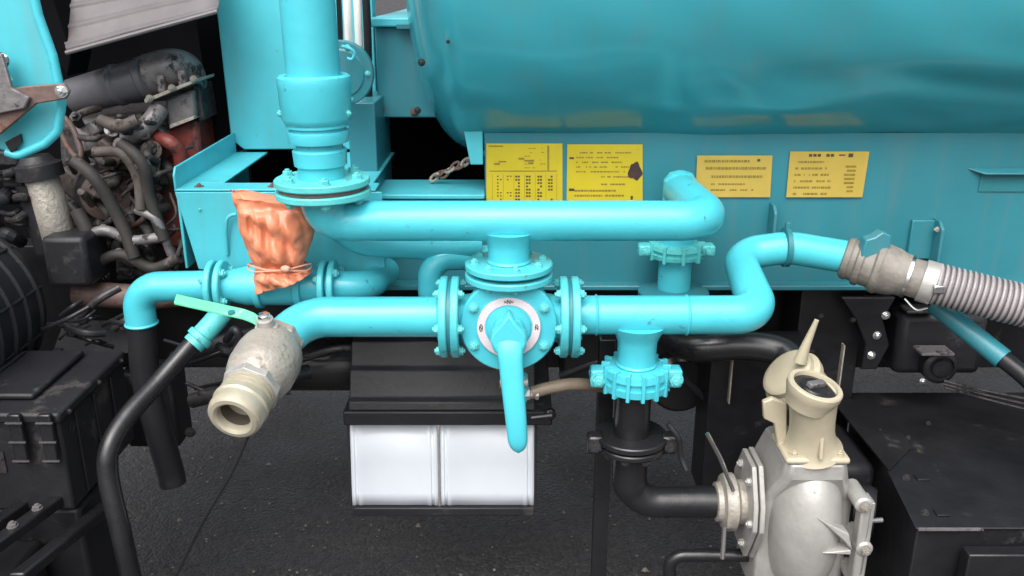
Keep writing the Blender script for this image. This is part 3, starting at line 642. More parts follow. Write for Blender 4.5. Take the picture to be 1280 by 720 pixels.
# back-row pipes left
YB = 1.71
t = thing('branch_valve', 'small teal flanged valve line behind the mint lever', 'valve', W(340, 360, YB))
zB = W(300, 357, YB).z
xa0 = W(272, 357, YB).x; xa1 = W(411, 350, YB).x
def fpair(px, nb=4, r=.052):
    x = W(px, 352, YB).x
    for s in (-1, 1): flange(t, (x + s * .0095, YB, zB), X * s, r, .0125, nb, r * .78, .0085, 'flg', 1, .6)
fpair(272); fpair(411)
m = MB().lathe((xa0, YB, zB), X, [(0, .030), (.03, .033), (.06, .040), (xa1 - xa0 - .06, .040), (xa1 - xa0 - .03, .033), (xa1 - xa0, .030)], 36); obj('body', m, M['paint'], t)
m = MB().lathe(((xa0 + xa1) / 2, YB, zB), Z, [(0, .03), (.05, .026), (.09, .018)], 24); obj('bonnet', m, M['paint'], t)
for px in (325, 375):
    m = MB().lathe((W(px, 352, YB).x, YB, zB), X, [(-.008, .040), (-.006, .046), (.006, .046), (.008, .040)], 36); obj('rib', m, M['paint'], t)
xe0 = W(172, 370, YB).x
pts = fillet([(xa0, YB, zB), (xe0, YB, zB - .003), (xe0 + .0, YB, W(175, 404, YB).z)], [.05], 12)
obj('left_elbow', MB().tube(pts, .031, 36), M['paint'], t)
p = Vector((xe0, YB, W(175, 404, YB).z)); m = MB(); weld(m, p, Z, .031, .004); obj('weld_bead', m, M['paint'], t)
xf_ = W(462, 352, YB).x
pts = fillet([(xa1, YB, zB), (xf_, YB, zB), (xf_ + .01, YB + .16, zB - .02)], [.045], 10)
obj('right_elbow', MB().tube(pts, .030, 32), M['paint'], t)
m = MB().tube(spline([W(283, 383, 1.70), W(270, 400, 1.69), W(252, 420, 1.67), W(241, 431, 1.658)]), .0225, 26); obj('drain_stub', m, M['worn'], t)
c = W(249, 423, 1.666); m = MB().lathe(c, W(241, 431, 1.658) - W(252, 420, 1.67), [(-.01, .022), (-.008, .027), (.004, .027), (.006, .022)], 28); obj('stub_ring', m, M['worn'], t)
# hoses down left
m = MB().tube(spline([p + Vector((0, 0, .004)), W(182, 470, 1.71), W(196, 530, 1.72), W(212, 585, 1.74), W(216, 604, 1.74)], 8), .029, 28)
tag(obj('drain_hose', m, M['rubber']), 'thick black hose hanging straight down from the left teal elbow', 'hose')
m = MB().tube(spline([W(270, 400, 1.69), W(252, 420, 1.67), W(238, 433, 1.655), W(200, 476, 1.60), W(160, 520, 1.53), W(137, 560, 1.48), W(136, 600, 1.46), W(150, 660, 1.44), W(166, 730, 1.43), W(190, 820, 1.43)], 8), lambda i: .019 if 1 else 0, 26)
tag(obj('curved_hose', m, M['gloss']), 'shiny black curved hose sweeping down in front at the left', 'hose')
m = MB().tube(spline([W(283, 425, 1.70), W(293, 412, 1.66), W(300, 425, 1.66), W(290, 440, 1.68), W(272, 432, 1.70)], 8), .008, 14)
tag(obj('hose_loop', m, M['rubber']), 'small black hose loop just left of the ball valve', 'hose')
m = MB().tube(spline([W(312, 540, 1.62), W(290, 590, 1.62), W(255, 650, 1.62), W(215, 730, 1.62), W(180, 800, 1.62)], 6), .0035, 8)
tag(obj('cable', m, M['rubber']), 'thin black cable hanging below the ball valve mouth', 'cable')

# pipes behind the upper pipe
t = thing('rear_feed_pipe', 'shaded teal pipe curving down behind the left of the upper pipe', 'pipe', W(480, 310, 1.72))
obj('tube', MB().tube(fillet([W(400, 262, 1.72), W(452, 300, 1.72), W(560, 306, 1.74), W(600, 306, 1.75)], [.09, .1], 10), .033, 36), M['paint'], t)
t = thing('rear_elbow', 'teal elbow pipe tucked behind the upper pipe left of the valve', 'pipe', W(540, 330, 1.74))
obj('tube', MB().tube(fillet([W(630, 322, 1.76), W(538, 322, 1.72), W(538, 372, 1.72), W(560, 420, 1.9)], [.045, .05], 12), .0255, 36), M['paint'], t)
c = W(592, 322, 1.75); obj('ring', MB().lathe(c, X, [(-.006, .026), (-.005, .031), (.005, .031), (.006, .026)], 32), M['paint'], t)

# ================================================================ ORANGE BAG
t = thing('orange_bag', 'crumpled orange plastic bag tied over the valve handle', 'bag', W(345, 350, 1.66))
Yb = 1.665
prof = [(238, 289, 300), (242, 290, 328), (249, 291, 372), (262, 295, 391), (280, 299, 393), (300, 304, 391), (316, 311, 387), (328, 317, 381), (336, 318, 380), (345, 316, 386), (352, 317, 390), (362, 319, 392), (365, 320, 391)]
n = 128; rs = []
fine = []
for i in range(len(prof) - 1):
    for k in range(4):
        q = k / 4; fine.append(tuple(prof[i][j] * (1 - q) + prof[i + 1][j] * q for j in range(3)))
fine.append(prof[-1])
for (py, l, r_) in fine:
    a = W(l, py, Yb); b = W(r_, py, Yb); c = (a + b) / 2; hw = (b - a).length / 2
    tie = math.exp(-((py - 332) / 7) ** 2)
    dp = .040 * (1 - .45 * tie) * min(1, hw / .045) * (.8 if py < 262 else 1)
    ring = []
    for j in range(n):
        th = 2 * math.pi * j / n; q = max(0, 1 - abs(py - 305) / 75)
        up_ = max(0, min(1, (py - 255) / 20)); dn = max(0, min(1, (py - 240) / 25))
        ph = th * 3.5 + (py - 332) * .045 * math.sin(th * 1.5 + .6)
        crease = abs(math.sin(ph)) ** .6 - .6
        c2 = abs(math.sin(th * 6.5 - (py - 332) * .07 * math.cos(th * 2.3))) ** .5 - .6
        c3 = abs(math.sin(th * 2.2 + py * .075)) ** .5 - .6
        fold = 1 + up_ * ((.34 + .1 * tie) * crease + (.17 + .12 * tie) * c2 + .22 * c3) + (1 - up_) * .05 * math.sin(4 * th)
        diag = .003 * math.sin(th * 3 + py * .16)
        x = hw * math.cos(th) * (1 + .012 * math.sin(py * .35)); y = -math.sin(th) * dp * fold
        sag = (W(340, 360, Yb).z - W(340, 350, Yb).z) * 0
        hem = max(0, (py - 345) / 18) * -.0 
        # hem slants: the lower edge rises to the right
        ring.append(c + Vector((x, y + diag, max(0, (py - 333) / 32) * (x / hw + 1) * .5 * .040)))
    rs.append(ring)
m = MB().rings(rs); bag = obj('bag_film', m, M['cloth'], t)
md = bag.modifiers.new('s', 'SUBSURF'); md.levels = 1; md.render_levels = 1
tx = bpy.data.textures.new('crumple', 'CLOUDS'); tx.noise_scale = .042; tx.noise_depth = 1; tx.noise_type = 'HARD_NOISE'
dm = bag.modifiers.new('d', 'DISPLACE'); dm.texture = tx; dm.strength = .0075; dm.mid_level = .5; dm.texture_coords = 'LOCAL'
for dyy in (0, 3.5):
    pts = []
    for k in range(29):
        th = math.pi * 2 * k / 28; a = W(311, 330 + dyy, Yb); b = W(388, 330 + dyy, Yb); c = (a + b) / 2; hw = (b - a).length / 2 + .001
        pts.append(c + Vector((hw * math.cos(th), -math.sin(th) * .034, .003 * math.sin(3 * th + dyy))))
    obj('cord', MB().tube(pts, .0017, 8), M['cord'], t)
c = W(357, 336, 1.62); obj('knot', MB().lathe(c, X, [(-.009, .003), (-.006, .006), (0, .0068), (.006, .006), (.009, .003)], 14), M['cord'], t)

# ================================================================ UNDERSLUNG BOX WITH WHITE PANELS
YL = 1.78
t = thing('storage_box', 'black underslung box with two white front panels under the valve', 'storage box', W(552, 635, YL))
def BX(px0, px1, py, Y): return W(px0, py, Y), W(px1, py, Y)
a = W(436, 527, YL); b = W(668, 527, YL); zl = W(550, 625, YL).z; xm = W(549, 570, YL).x
zt_ = a.z
tp = [(430, 528, YL - .012), (690, 528, YL - .012)]
# black lid: front skirt + stepped slope
xl_, xr_ = a.x - .008, W(690, 515, YL).x
obj('lid_front', MB().box((xl_, YL - .022, zt_ + .001), (xr_, YL + .3, zt_ + .035)), M['plastic'], t, .004)
zz = zt_ + .035
m = MB(); prof = [(YL - .016, zz), (YL - .010, zz + .018), (YL + .004, zz + .024), (YL + .03, zz + .075), (YL + .045, zz + .082), (YL + .07, zz + .13), (YL + .3, zz + .14), (YL + .3, zz)]
m.prism([(xl_ + .012, y, z) for y, z in prof], (xr_ - xl_ - .05, 0, 0)); obj('lid', m, M['plastic'], t, .003)
obj('back_shell', MB().box((a.x + .004, YL + .02, zl - .01), (b.x - .004, YL + .29, zt_)), M['plastic'], t, .003)
tl = Vector((0, 0, 0))
for (x0_, x1_) in ((a.x, xm - .003), (xm + .003, b.x)):
    m = MB(); cols = [0, .008, .010, .014, .016, .023, .026]; w_ = x1_ - x0_
    xs = [x0_ + c for c in cols] + [x0_ + w_ / 2] + [x1_ - c for c in reversed(cols)]
    dy = [0, 0, .0022, .0022, 0, 0, .0014, .0014, .0014, 0, 0, .0022, .0022, 0, 0]
    rs = []
    for z, off in ((zl, -.022), (zl + .03, -.0190), ((zl + zt_) / 2, -.008), (zt_, .008)):
        rs.append([Vector((x, YL + off + d, z)) for x, d in zip(xs, dy)])
    m.rings(rs, closed=False, cap=False); o = obj('white_panel', m, M['white'], t); md = o.modifiers.new('s', 'SOLIDIFY'); md.thickness = .003
obj('divider', MB().prism([(xm - .0025, YL - .026, zl), (xm - .0025, YL + .004, zt_), (xm - .0025, YL + .02, zt_), (xm - .0025, YL + .02, zl)], (.005, 0, 0)), M['steel'], t)
obj('bottom_rail', MB().box((a.x + .004, YL - .032, zl - .022), (b.x, YL + .03, zl - .001)), M['plastic'], t, .003)
for x in (a.x - .006, b.x + .001):
    obj('side_rail', MB().prism([(x, YL - .026, zl), (x, YL + .004, zt_), (x, YL + .28, zt_), (x, YL + .28, zl)], (.005, 0, 0)), M['plastic'], t, .001)
p = W(688, 516, YL - .02); obj('latch', MB().lathe(p, -Yv, [(0, .012), (.010, .012), (.013, .008)], 20), M['gloss'], t)
obj('latch_rod', MB().tube([W(664, 522, YL - .03), W(690, 519, YL - .035)], .003, 8), M['grey'], t)

# tan hose with fitting
t = thing('tan_hose', 'short tan rubber hose with silver fitting behind the lever', 'hose', W(700, 487, 1.62))
obj('tube', MB().tube(spline([W(664, 491, 1.60), W(690, 484, 1.61), W(720, 480, 1.63), W(762, 484, 1.68)]), .0125, 20), M['tan'], t)
p = W(656, 492, 1.60)
obj('fitting', MB().lathe(p - X * .006, X, [(0, .009), (.006, .013), (.016, .013), (.018, .010), (.026, .010), (.028, .0125), (.034, .0125)], 6), M['alu'], t, .001)
obj('tap_body', MB().lathe(W(652, 468, 1.60), Vector((0, 0, -1)), [(0, .012), (.02, .014), (.05, .014), (.06, .010)], 18), M['paint'], t)
p = W(625, 478, 1.59); obj('tap_arm', MB().lathe(p, X, [(0, .011), (.008, .011), (.009, .006), (.045, .006), (.046, .010), (.055, .010)], 14), M['alu'], t)

# ================================================================ PUMP
YQ = 1.55
t = thing('water_pump', 'silver cast aluminium pump with round volute at lower right', 'pump', W(1010, 740, YQ))
xi = W(935, 620, YQ).x
zpu = W(1000, 628, YQ).z                    # pump axis height
xc = W(1012, 650, YQ).x
# inlet coupling (axis X)
x0_ = W(900, 627, YM).x
m = MB().lathe((x0_, YM, zel), X, [(-.012, .034), (-.010, .040), (0, .042), (.004, .056), (.012, .060), (.026, .060), (.030, .054), (.034, .046), (.05, .046)], 40); cpl = obj('inlet_coupling', m, M['alu2'], t)
obj('coupling_lever', MB().tube([Vector((x0_ + .012, YM - .045, zel + .055)), W(900, 572, 1.53), W(884, 542, 1.52)], lambda i: .0045, 8), M['steel'], cpl)
obj('coupling_lever', MB().tube([Vector((x0_ + .012, YM - .05, zel - .03)), W(905, 660, 1.52), W(903, 698, 1.51)], lambda i: .005, 8), M['steel'], cpl)
# inlet plates
def hexplate(x, th, ry, rz, yc=YM - .005, zc=zel + .002):
    pts = [(x, yc - ry, zc - rz * .15), (x, yc - ry * .92, zc + rz * .35), (x, yc - ry * .45, zc + rz), (x, yc + ry * .45, zc + rz), (x, yc + ry, zc + rz * .3), (x, yc + ry, zc - rz * .3), (x, yc + ry * .45, zc - rz), (x, yc - ry * .45, zc - rz)]
    return MB().prism(pts, (th, 0, 0))
xp = x0_ + .046
obj('inlet_plate', hexplate(xp, .010, .085, .105), M['alu'], t, .002)
obj('inlet_plate', hexplate(xp + .013, .010, .088, .108), M['alu'], t, .002)
for k in range(5):
    a = R(60 + 62 * k); bolt(t, (xp, YM - .005 + math.cos(a) * .068, zel + math.sin(a) * .085), -X, .008, 'alu')
# box body
oc_x = W(1012, 572, 1.545).x
xk = xp + .023
oc_y = 1.545
def sect(x0, x1, y0, y1, z, c=.012): return [(x0 + c, y0, z), (x1 - c, y0, z), (x1, y0 + c, z), (x1, y1 - c, z), (x1 - c, y1, z), (x0 + c, y1, z), (x0, y1 - c, z), (x0, y0 + c, z)]
m = MB().rings([[Vector(p) for p in q] for q in (sect(xk, xk + .185, YM - .06, YM + .10, zel - .19), sect(xk, xk + .185, YM - .06, YM + .10, zel + .035), sect(xk + .004, xk + .180, YM - .062, YM + .10, zel + .045),
    sect(oc_x - .063, oc_x + .066, oc_y - .050, YM + .08, zel + .115), sect(oc_x - .060, oc_x + .060, oc_y - .049, YM + .06, zel + .146))]); obj('casing', m, M['alu'], t, .004)
# volute
vc = Vector((xc - .006, YM - .060, zel - .004))
vd = Vector((-.06, -1, .10)).normalized()
zt_d = W(1012, 595, 1.50).z; rz = .150; ec = Vector((oc_x + .004, YM - .045, zt_d - rz + .012)); rs = []
for k in range(1, 34):
    th = math.pi * k / 34; r_ = math.sin(th) ** .72; rs.append([ec + Vector((.073 * r_ * math.cos(a), .098 * r_ * math.sin(a), rz * math.cos(th))) for a in [2 * math.pi * j / 56 for j in range(56)]])
obj('volute', MB().rings(rs), M['alu'], t)
# right hand lugs
for dz, rr in ((.065, .017), (-.035, .017), (-.12, .017)):
    xg = vc.x + .082 + (.014 if dz < 0 else 0); c = Vector((xg, YM - .115, zel + dz))
    m = MB().lathe(c, -Yv, [(-.07, rr), (.0, rr), (.004, rr - .004)], 20); o = obj('lug', m, M['alu'], t)
    bolt(o, c - Yv * .004, -Yv, .009, 'alu2')
m = MB().box((vc.x + .080, YM - .115, zel - .12), (vc.x + .098, YM - .085, zel + .07)); obj('edge_rib', m, M['alu'], t, .004)
m = MB().box((vc.x + .104, YM - .10, zel - .13), (vc.x + .112, YM - .06, zel + .06)); obj('edge_rib', m, M['alu'], t, .002)
m = MB().prism([W(1022, 648, 1.46), W(1062, 668, 1.455), W(1066, 690, 1.455), W(1054, 676, 1.455)], (0, .03, 0)); obj('fin', m, M['alu'], t, .003)
m = MB().prism([W(1028, 692, 1.455), W(1064, 688, 1.455), W(1064, 694, 1.455)], (0, .03, 0)); obj('fin', m, M['alu'], t, .002)
obj('side_stud', MB().tube([W(1072, 652, 1.52), W(1103, 650, 1.52)], .005, 12), M['grey'], t)
obj('rear_housing', MB().box((xk + .10, YM + .105, zel - .2), (xk + .30, YM + .32, zel + .02)), M['plastic'], t, .02)
obj('rear_disc', MB().lathe(W(1085, 640, 1.60), Vector((1, -.4, 0)), [(-.03, .05), (0, .055), (.012, .05)], 30), M['plastic'], t)
# cream outlet
t = thing('pump_outlet', 'cream plastic outlet neck with open round top on the pump', 'pump outlet', W(1012, 575, 1.53))
oc = W(1012, 572, 1.545); oc.z = zel + .1465
hw = .062
m = MB().box((oc.x - hw, oc.y - hw * .8, oc.z), (oc.x + hw, oc.y + hw, oc.z + .014)); bp_ = obj('base_plate', m, M['cream'], t, .006)
for sx in (-1, 1):
    for sy in (-1, 1): bolt(bp_, (oc.x + sx * .044, oc.y + (sy * .046 if sy > 0 else -.034), oc.z + .014), Z, .0075, 'cream')
topc = W(1018, 477, 1.505); nd = (topc - (oc + Z * .014))
nL = nd.length; nd.normalize()
m = MB().lathe(oc + Z * .012, nd, [(0, .060), (.008, .053), (.022, .0465), (.045, .0425), (.075, .042), (nL - .045, .044), (nL - .028, .0455), (nL - .022, .040)], 48); obj('neck', m, M['cream'], t)
nd2 = Vector((.20, -.16, .96)).normalized(); tc_ = oc + nd * (nL - .004)
m = MB().lathe(tc_, nd2, [(-.034, .042), (-.024, .044), (-.008, .0490), (0, .052), (.010, .052), (.013, .050), (.013, .042), (.006, .040), (-.02, .038)], 52, cap=False); obj('mouth_ring', m, M['cream'], t)
obj('flap', MB().lathe(tc_ + nd2 * .003, nd2, [(0, .041), (.003, .040), (.004, .028), (.007, .026), (.008, .004)], 28), M['gloss'], t)
m = MB().box((-.020, -.007, 0), (.020, .007, .010), Matrix.Translation(tc_ + nd2 * .009) @ Z.rotation_difference(nd2).to_matrix().to_4x4() @ Matrix.Rotation(.5, 4, 'Z')); obj('flap_lug', m, M['grey'], t, .002)
m = MB().prism([oc + Vector((-.005, -.042, .03)), oc + Vector((-.005, -.062, .018)), oc + Vector((-.005, -.046, .13)), oc + Vector((-.005, -.036, .14))], (.008, 0, 0)); obj('rib', m, M['cream'], t, .002)
# round side inlet
sc_ = W(1000, 482, 1.632); sdv = Vector((-.62, -.10, .62)).normalized()
m = MB().lathe(sc_, sdv, [(-.06, .040), (-.02, .052), (.008, .055), (.012, .062), (.026, .064), (.030, .060), (.034, .056), (.046, .056), (.050, .052), (.052, .044), (.053, .010)], 48); obj('side_cap', m, M['cream'], t)
m = MB().tube([W(1000, 452, 1.60), W(1008, 430, 1.595), W(1021, 400, 1.59)], lambda i: (.013, .0085, .0045)[i], 14); obj('cap_handle', m, M['cream'], t)
m = MB().prism([W(954, 503, 1.56), W(966, 498, 1.56), W(984, 505, 1.56), W(984, 560, 1.56), W(972, 558, 1.56), W(968, 530, 1.56), W(955, 524, 1.56)], (0, .014, 0)); obj('side_lug', m, M['cream'], t, .003)
# lower pipe
m = MB().tube(fillet([W(838, 740, 1.60), W(836, 694, 1.60), W(960, 694, 1.60)], [.03], 8), .014, 20)
tag(obj('lower_pipe', m, M['gloss']), 'thin black pipe at ground level left of the pump', 'pipe')

# big black hose behind
m = MB().tube(spline([W(838, 398, 1.88), W(842, 424, 1.82), W(872, 434, 1.76), (W(930, 432, 1.75)), W(972, 438, 1.73), W(990, 452, 1.70), W(1000, 470, 1.67)], 9), .031, 32)
tag(obj('black_hose', m, M['gloss']), 'fat glossy black hose arching behind the right crosspipe', 'hose')
# support post lower centre
t = thing('support_leg', 'black steel angle post standing below the rotary valve pipework', 'post', W(758, 740, 1.72))
a = W(757, 480, 1.72)
m = MB().box((a.x - .015, 1.72, .02), (a.x + .018, 1.726, a.z + .1)); m.box((a.x - .015, 1.7265, .02), (a.x - .009, 1.755, a.z + .1)); obj('angle_bar', m, M['gloss'], t, .001)

# black bracket plates behind pump
t = thing('bracket_plate', 'black vertical bracket plates behind the cream pump outlet', 'bracket', W(960, 600, 1.85))
for (p0x, p1x, y0, y1, Y) in ((890, 1000, 438, 600, 1.84), (1004, 1054, 352, 575, 1.96)):
    a = W(p0x, y0, Y); b = W(p1x, y1, Y); m = MB().box((a.x, Y, b.z - .05), (b.x, Y + .12, a.z)); obj('plate', m, M['black'], t, .003)
for px, py0, py1 in ((917, 440, 505), (1056, 432, 522)):
    a = W(px, py0, 1.80); b = W(px, py1, 1.80); obj('edge_strip', MB().box((a.x - .0015, 1.80, b.z), (a.x + .0015, 1.815, a.z)), M['alu2'], t)

t = thing('bolted_gusset', 'black gusset with three shiny bolts below the coupler', 'bracket', W(1080, 460, 1.9))
m = MB().prism([W(1052, 372, 1.90), W(1120, 372, 1.90), W(1104, 400, 1.90), W(1112, 432, 1.90), W(1096, 462, 1.90), W(1076, 462, 1.90), W(1082, 430, 1.90), W(1070, 400, 1.90)], (0, .02, 0)); gp = obj('plate', m, M['black'], t, .003)
for px, py in ((1107, 394), (1096, 419), (1089, 444)): bolt(gp, W(px, py, 1.90), -Yv, .008, 'steel')
for px, py in ((1066, 400), (1026, 395)): bolt(gp, W(px, py, 1.90), -Yv, .005, 'dgrey')

t = thing('black_canister', 'black canister with round ribbed cap under the diagonal strut', 'canister', W(1165, 480, 1.92))
a = W(1128, 392, 1.92); b = W(1226, 470, 1.92)
obj('body', MB().box((a.x, 1.92, b.z), (b.x, 2.1, a.z)), M['plastic'], t, .02)
c = W(1178, 462, 1.88)
obj('cap', MB().lathe(c + Yv * .04, -Yv, [(0, .040), (.03, .040), (.034, .036), (.036, .030), (.030, .028), (.030, .022), (.036, .020), (.038, .006)], 36), M['plastic'], t)
obj('cap_plate', MB().box(W(1152, 445, 1.86), W(1152, 445, 1.86) + Vector((.075, .05, .006))), M['grey'], t, .001)
obj('top_strip', MB().box(W(1134, 392, 1.90), W(1134, 392, 1.90) + Vector((.07, .05, .006))), M['dgrey'], t, .001)
bolt(t, W(1153, 476, 1.87), -Yv, .006, 'steel')
for k in range(3):
    m = MB().tube(spline([W(1180, 476 + 4 * k, 1.86), W(1230, 488 + 5 * k, 1.82), W(1300, 502 + 7 * k, 1.76)], 6), .0035, 8)
    tag(obj('thin_rod', m, M['dgrey']), 'thin grey rod running right from the canister cap, ' + ('topmost', 'middle one', 'lowest')[k] + ' of three', 'rod', 'thin rods by the canister')

# right hand black deck
t = thing('right_deck', 'flat matt black box top filling the lower right corner', 'box', W(1200, 720, 1.45))
zt2 = W(1145, 660, 1.42).z
fl = W(1145, 660, 1.42); bl = Vector((W(1062, 480, 2.0).x, 2.0, zt2)); fl.z = zt2
m = MB().prism([fl, (1.7, 1.42, zt2), (1.7, 2.0, zt2), bl], (0, 0, -.004)); obj('top_plate', m, M['black'], t, .0015)
m = MB().prism([fl + Vector((.006, .006, -.0045)), (1.69, 1.426, zt2 - .0045), (1.69, 1.99, zt2 - .0045), bl + Vector((.008, -.01, -.0045))], (0, 0, -.4)); obj('body', m, M['black'], t, .003)
a = W(1150, 657, 1.42); obj('edge_highlight', MB().box((fl.x + .004, 1.4165, zt2 - .004), (fl.x + .125, 1.42, zt2 + .001)), M['grey'], t)  # pale grey strip painted in as the highlight along the edge
m = MB().prism([(fl.x + .03, 1.62, zt2 + .0005), (fl.x + .02, 1.95, zt2 + .0005), (fl.x + .13, 1.95, zt2 + .0005), (fl.x + .12, 1.72, zt2 + .0005)], (0, 0, .006)); obj('raised_plate', m, M['black'], t, .001)
for q_ in (.08, .3, .52):
    pp = fl.lerp(bl, q_); bolt(t, pp + Vector((.03, 0, .0006)), Z, .007, 'dgrey'); obj('edge_tab', MB().box(pp + Vector((.05, -.01, .0008)), pp + Vector((.075, .012, .004))), M['black'], t, .001)
for px, py in ((1135, 548), (1160, 530), (1100, 540)):
    p = W(px, py, 1.75); p = Vector((p.x, 1.0, 0)); q = W(px, py, 1); k = (zt2 - CZ) / (q.z - CZ); q = Vector((q.x * k, k, zt2)); bolt(t, q + Z * .0006, Z, .005, 'dgrey')
t2 = thing('front_bracket', 'dark block in front of the black deck at bottom right', 'bracket', W(1245, 720, 1.36))
a = W(1212, 694, 1.38); obj('block', MB().box((a.x, 1.38, a.z - .2), (a.x + .2, 1.41, a.z)), M['gloss'], t2, .003)

# ================================================================ LEFT: ENGINE BAY
t = thing('engine_bay_frame', 'black opening frame around the engine at upper left', 'frame', (-1.1, 2.3, .95))
m = MB().box((-2.2, 2.75, .7), (-.60, 2.77, 2.2)); m.box((-2.2, 2.3, 1.86), (-.95, 2.745, 1.88)); obj('bay_shade_walls', m, M['void'], t)  # black backing for the bay's darkness, plus unseen slab added overhead to block light
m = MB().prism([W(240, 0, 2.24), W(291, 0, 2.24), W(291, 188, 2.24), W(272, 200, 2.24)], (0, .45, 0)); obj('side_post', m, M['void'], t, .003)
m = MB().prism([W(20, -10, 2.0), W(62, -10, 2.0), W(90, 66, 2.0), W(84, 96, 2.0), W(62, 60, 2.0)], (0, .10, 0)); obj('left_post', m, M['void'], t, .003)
# corrugated panel
t = thing('corrugated_panel', 'grey corrugated metal panel above the engine', 'panel', W(160, 40, 2.0))
A_, B2, C_, D2 = W(50, -30, 2.15), W(275, -60, 2.15), W(273, 12, 1.98), W(84, 64, 1.98)
n = 40; rs = []
for i in range(n + 1):
    q = i / n; row = []
    for k in range(9):
        s = k / 8; p = (A_ * (1 - s) + B2 * s) * (1 - q) + (D2 * (1 - s) + C_ * s) * q
        off = .0035 * (1 if (q * 4 + .2) % 1 < .12 else 0) + .0015 * math.sin(s * 9 + q * 4)
        row.append(p + Vector((0, -off, off * .5)))
    rs.append(row)
o = obj('sheet', MB().rings(rs, closed=False, cap=False), M['louvre'], t); md = o.modifiers.new('s', 'SOLIDIFY'); md.thickness = .004
obj('lower_edge', MB().tube([D2 + Vector((0, -.006, -.003)), C_ + Vector((0, -.006, -.003))], .005, 8), M['louvre'], t)

YE = 2.15
t = thing('engine', 'oily grey and red diesel engine inside the open bay', 'engine', W(150, 330, YE))
E = lambda px, py, dy=0: W(px, py, YE + dy)
def lat(name, p, q, prof, mat, seg=28):
    p = Vector(p); q = Vector(q); L = (q - p).length
    return obj(name, MB().lathe(p, q - p, [(a * L, r) for a, r in prof], seg), M[mat], t)
lat('intake_duct', E(88, 122), E(200, 92, -.02), [(0, .030), (.04, .042), (.5, .046), (.52, .049), (.56, .049), (.58, .045), (.8, .046), (.82, .050), (.88, .050), (.9, .044), (1, .044)], 'duct', 36)
obj('intake_manifold', MB().tube(spline([E(188, 92, -.02), E(215, 84, -.02), E(232, 88, 0), E(240, 105, .03)]), lambda i: .046 - .0003 * i, 30), M['grey'], t)
for px, py in ((202, 100), (228, 94)):
    obj('manifold_post', MB().box(E(px - 5, py + 16, -.07), E(px + 7, py - 8, -.045)), M['grey'], t, .004)
m = MB().prism([E(180, 124, -.08), E(247, 98, -.08), E(247, 102, -.08), E(181, 129, -.08)], (0, .12, 0)); obj('bracket_plate', m, M['alu2'], t, .001)
for px, py in ((187, 126), (242, 102), (215, 113)): bolt(t, E(px, py - 3, -.085), -Yv, .007, 'alu2')
m = MB().prism([E(206, 124, -.04), E(241, 112, -.04), E(245, 146, -.04), E(210, 160, -.04)], (0, .12, 0)); obj('head_block', m, M['grey'], t, .006)
m = MB().prism([E(212, 156, -.05), E(242, 145, -.05), E(243, 149, -.05), E(212, 161, -.05)], (0, .10, 0)); obj('gasket_strip', m, M['alu2'], t, .001)
m = MB().prism([E(240, 108, -.02), E(248, 106, -.02), E(256, 150, -.02), E(249, 152, -.02)], (0, .1, 0)); obj('head_edge', m, M['dgrey'], t, .002)
m = MB().prism([E(196, 166, -.02), E(246, 148, -.02), E(252, 200, -.02), E(234, 330, -.02), E(200, 330, -.02), E(190, 220, -.02)], (0, .3, 0)); obj('block', m, M['red'], t, .012)
obj('red_pipe', MB().tube(spline([E(196, 172, -.06), E(212, 178, -.08), E(224, 190, -.07), E(228, 215, -.06)]), .017, 20), M['red'], t)
obj('front_pulley', MB().lathe(E(133, 245, -.05), Vector((.3, -1, .1)), [(-.04, .05), (-.03, .058), (-.015, .058), (-.01, .05), (0, .05), (.005, .058), (.015, .056), (.018, .04), (.012, .036), (.012, .015), (.022, .013), (.024, 0.004)], 36), M['rust'], t)
obj('pulley_ring', MB().lathe(E(133, 240, -.02), Vector((.3, -1, .1)), [(-.03, .072), (-.02, .076), (0, .076), (.004, .070)], 36), M['dgrey'], t)
obj('core_block', MB().prism([E(70, 150, .06), E(210, 140, .06), E(215, 370, .06), E(80, 370, .06)], (0, .3, 0)), M['dgrey'], t, .02)
obj('side_ring', MB().tube([E(88, 172, -.1) + Vector((.016 * math.cos(a) - .012 * math.sin(a), 0, .048 * math.sin(a))) for a in [2 * math.pi * k / 24 for k in range(25)]], .006, 10), M['rust'], t)
obj('elbow_hose', MB().tube(spline([E(200, 135, -.05), E(190, 150, -.07), E(175, 165, -.08), E(160, 172, -.06)]), .022, 22), M['grey'], t)
obj('silver_tube', MB().tube(spline([E(190, 185, -.07), E(192, 200, -.09), E(189, 218, -.08)]), .015, 18), M['alu2'], t)
obj('pump_body', MB().lathe(E(104, 160, -.04), E(112, 190, -.06) - E(104, 160, -.04), [(0, .02), (.01, .026), (.05, .026), (.06, .02)], 20), M['grey'], t)
rnd = random.Random(11)
for k in range(62):
    x = rnd.uniform(84, 215); y = rnd.uniform(150, 350); dy = rnd.uniform(-.13, .0)
    a = rnd.uniform(-1.0, 1.2); l = rnd.uniform(14, 38)
    p = [E(x, y, dy), E(x + l * .5 * math.cos(a) + rnd.uniform(-8, 8), y + l * .5 * math.sin(a) + rnd.uniform(-8, 8), dy - .03), E(x + l * math.cos(a), y + l * math.sin(a), dy + rnd.uniform(-.02, .03))]
    r_ = rnd.choice((.004, .005, .007, .009, .012))
    obj('fuel_line' if r_ < .006 else 'engine_hose', MB().tube(spline(p, 6), r_, 10 if r_ < .006 else 14), M[rnd.choice(('egrime', 'ehose', 'ehose', 'dgrey', 'ehose', 'egrime', 'grey'))], t)
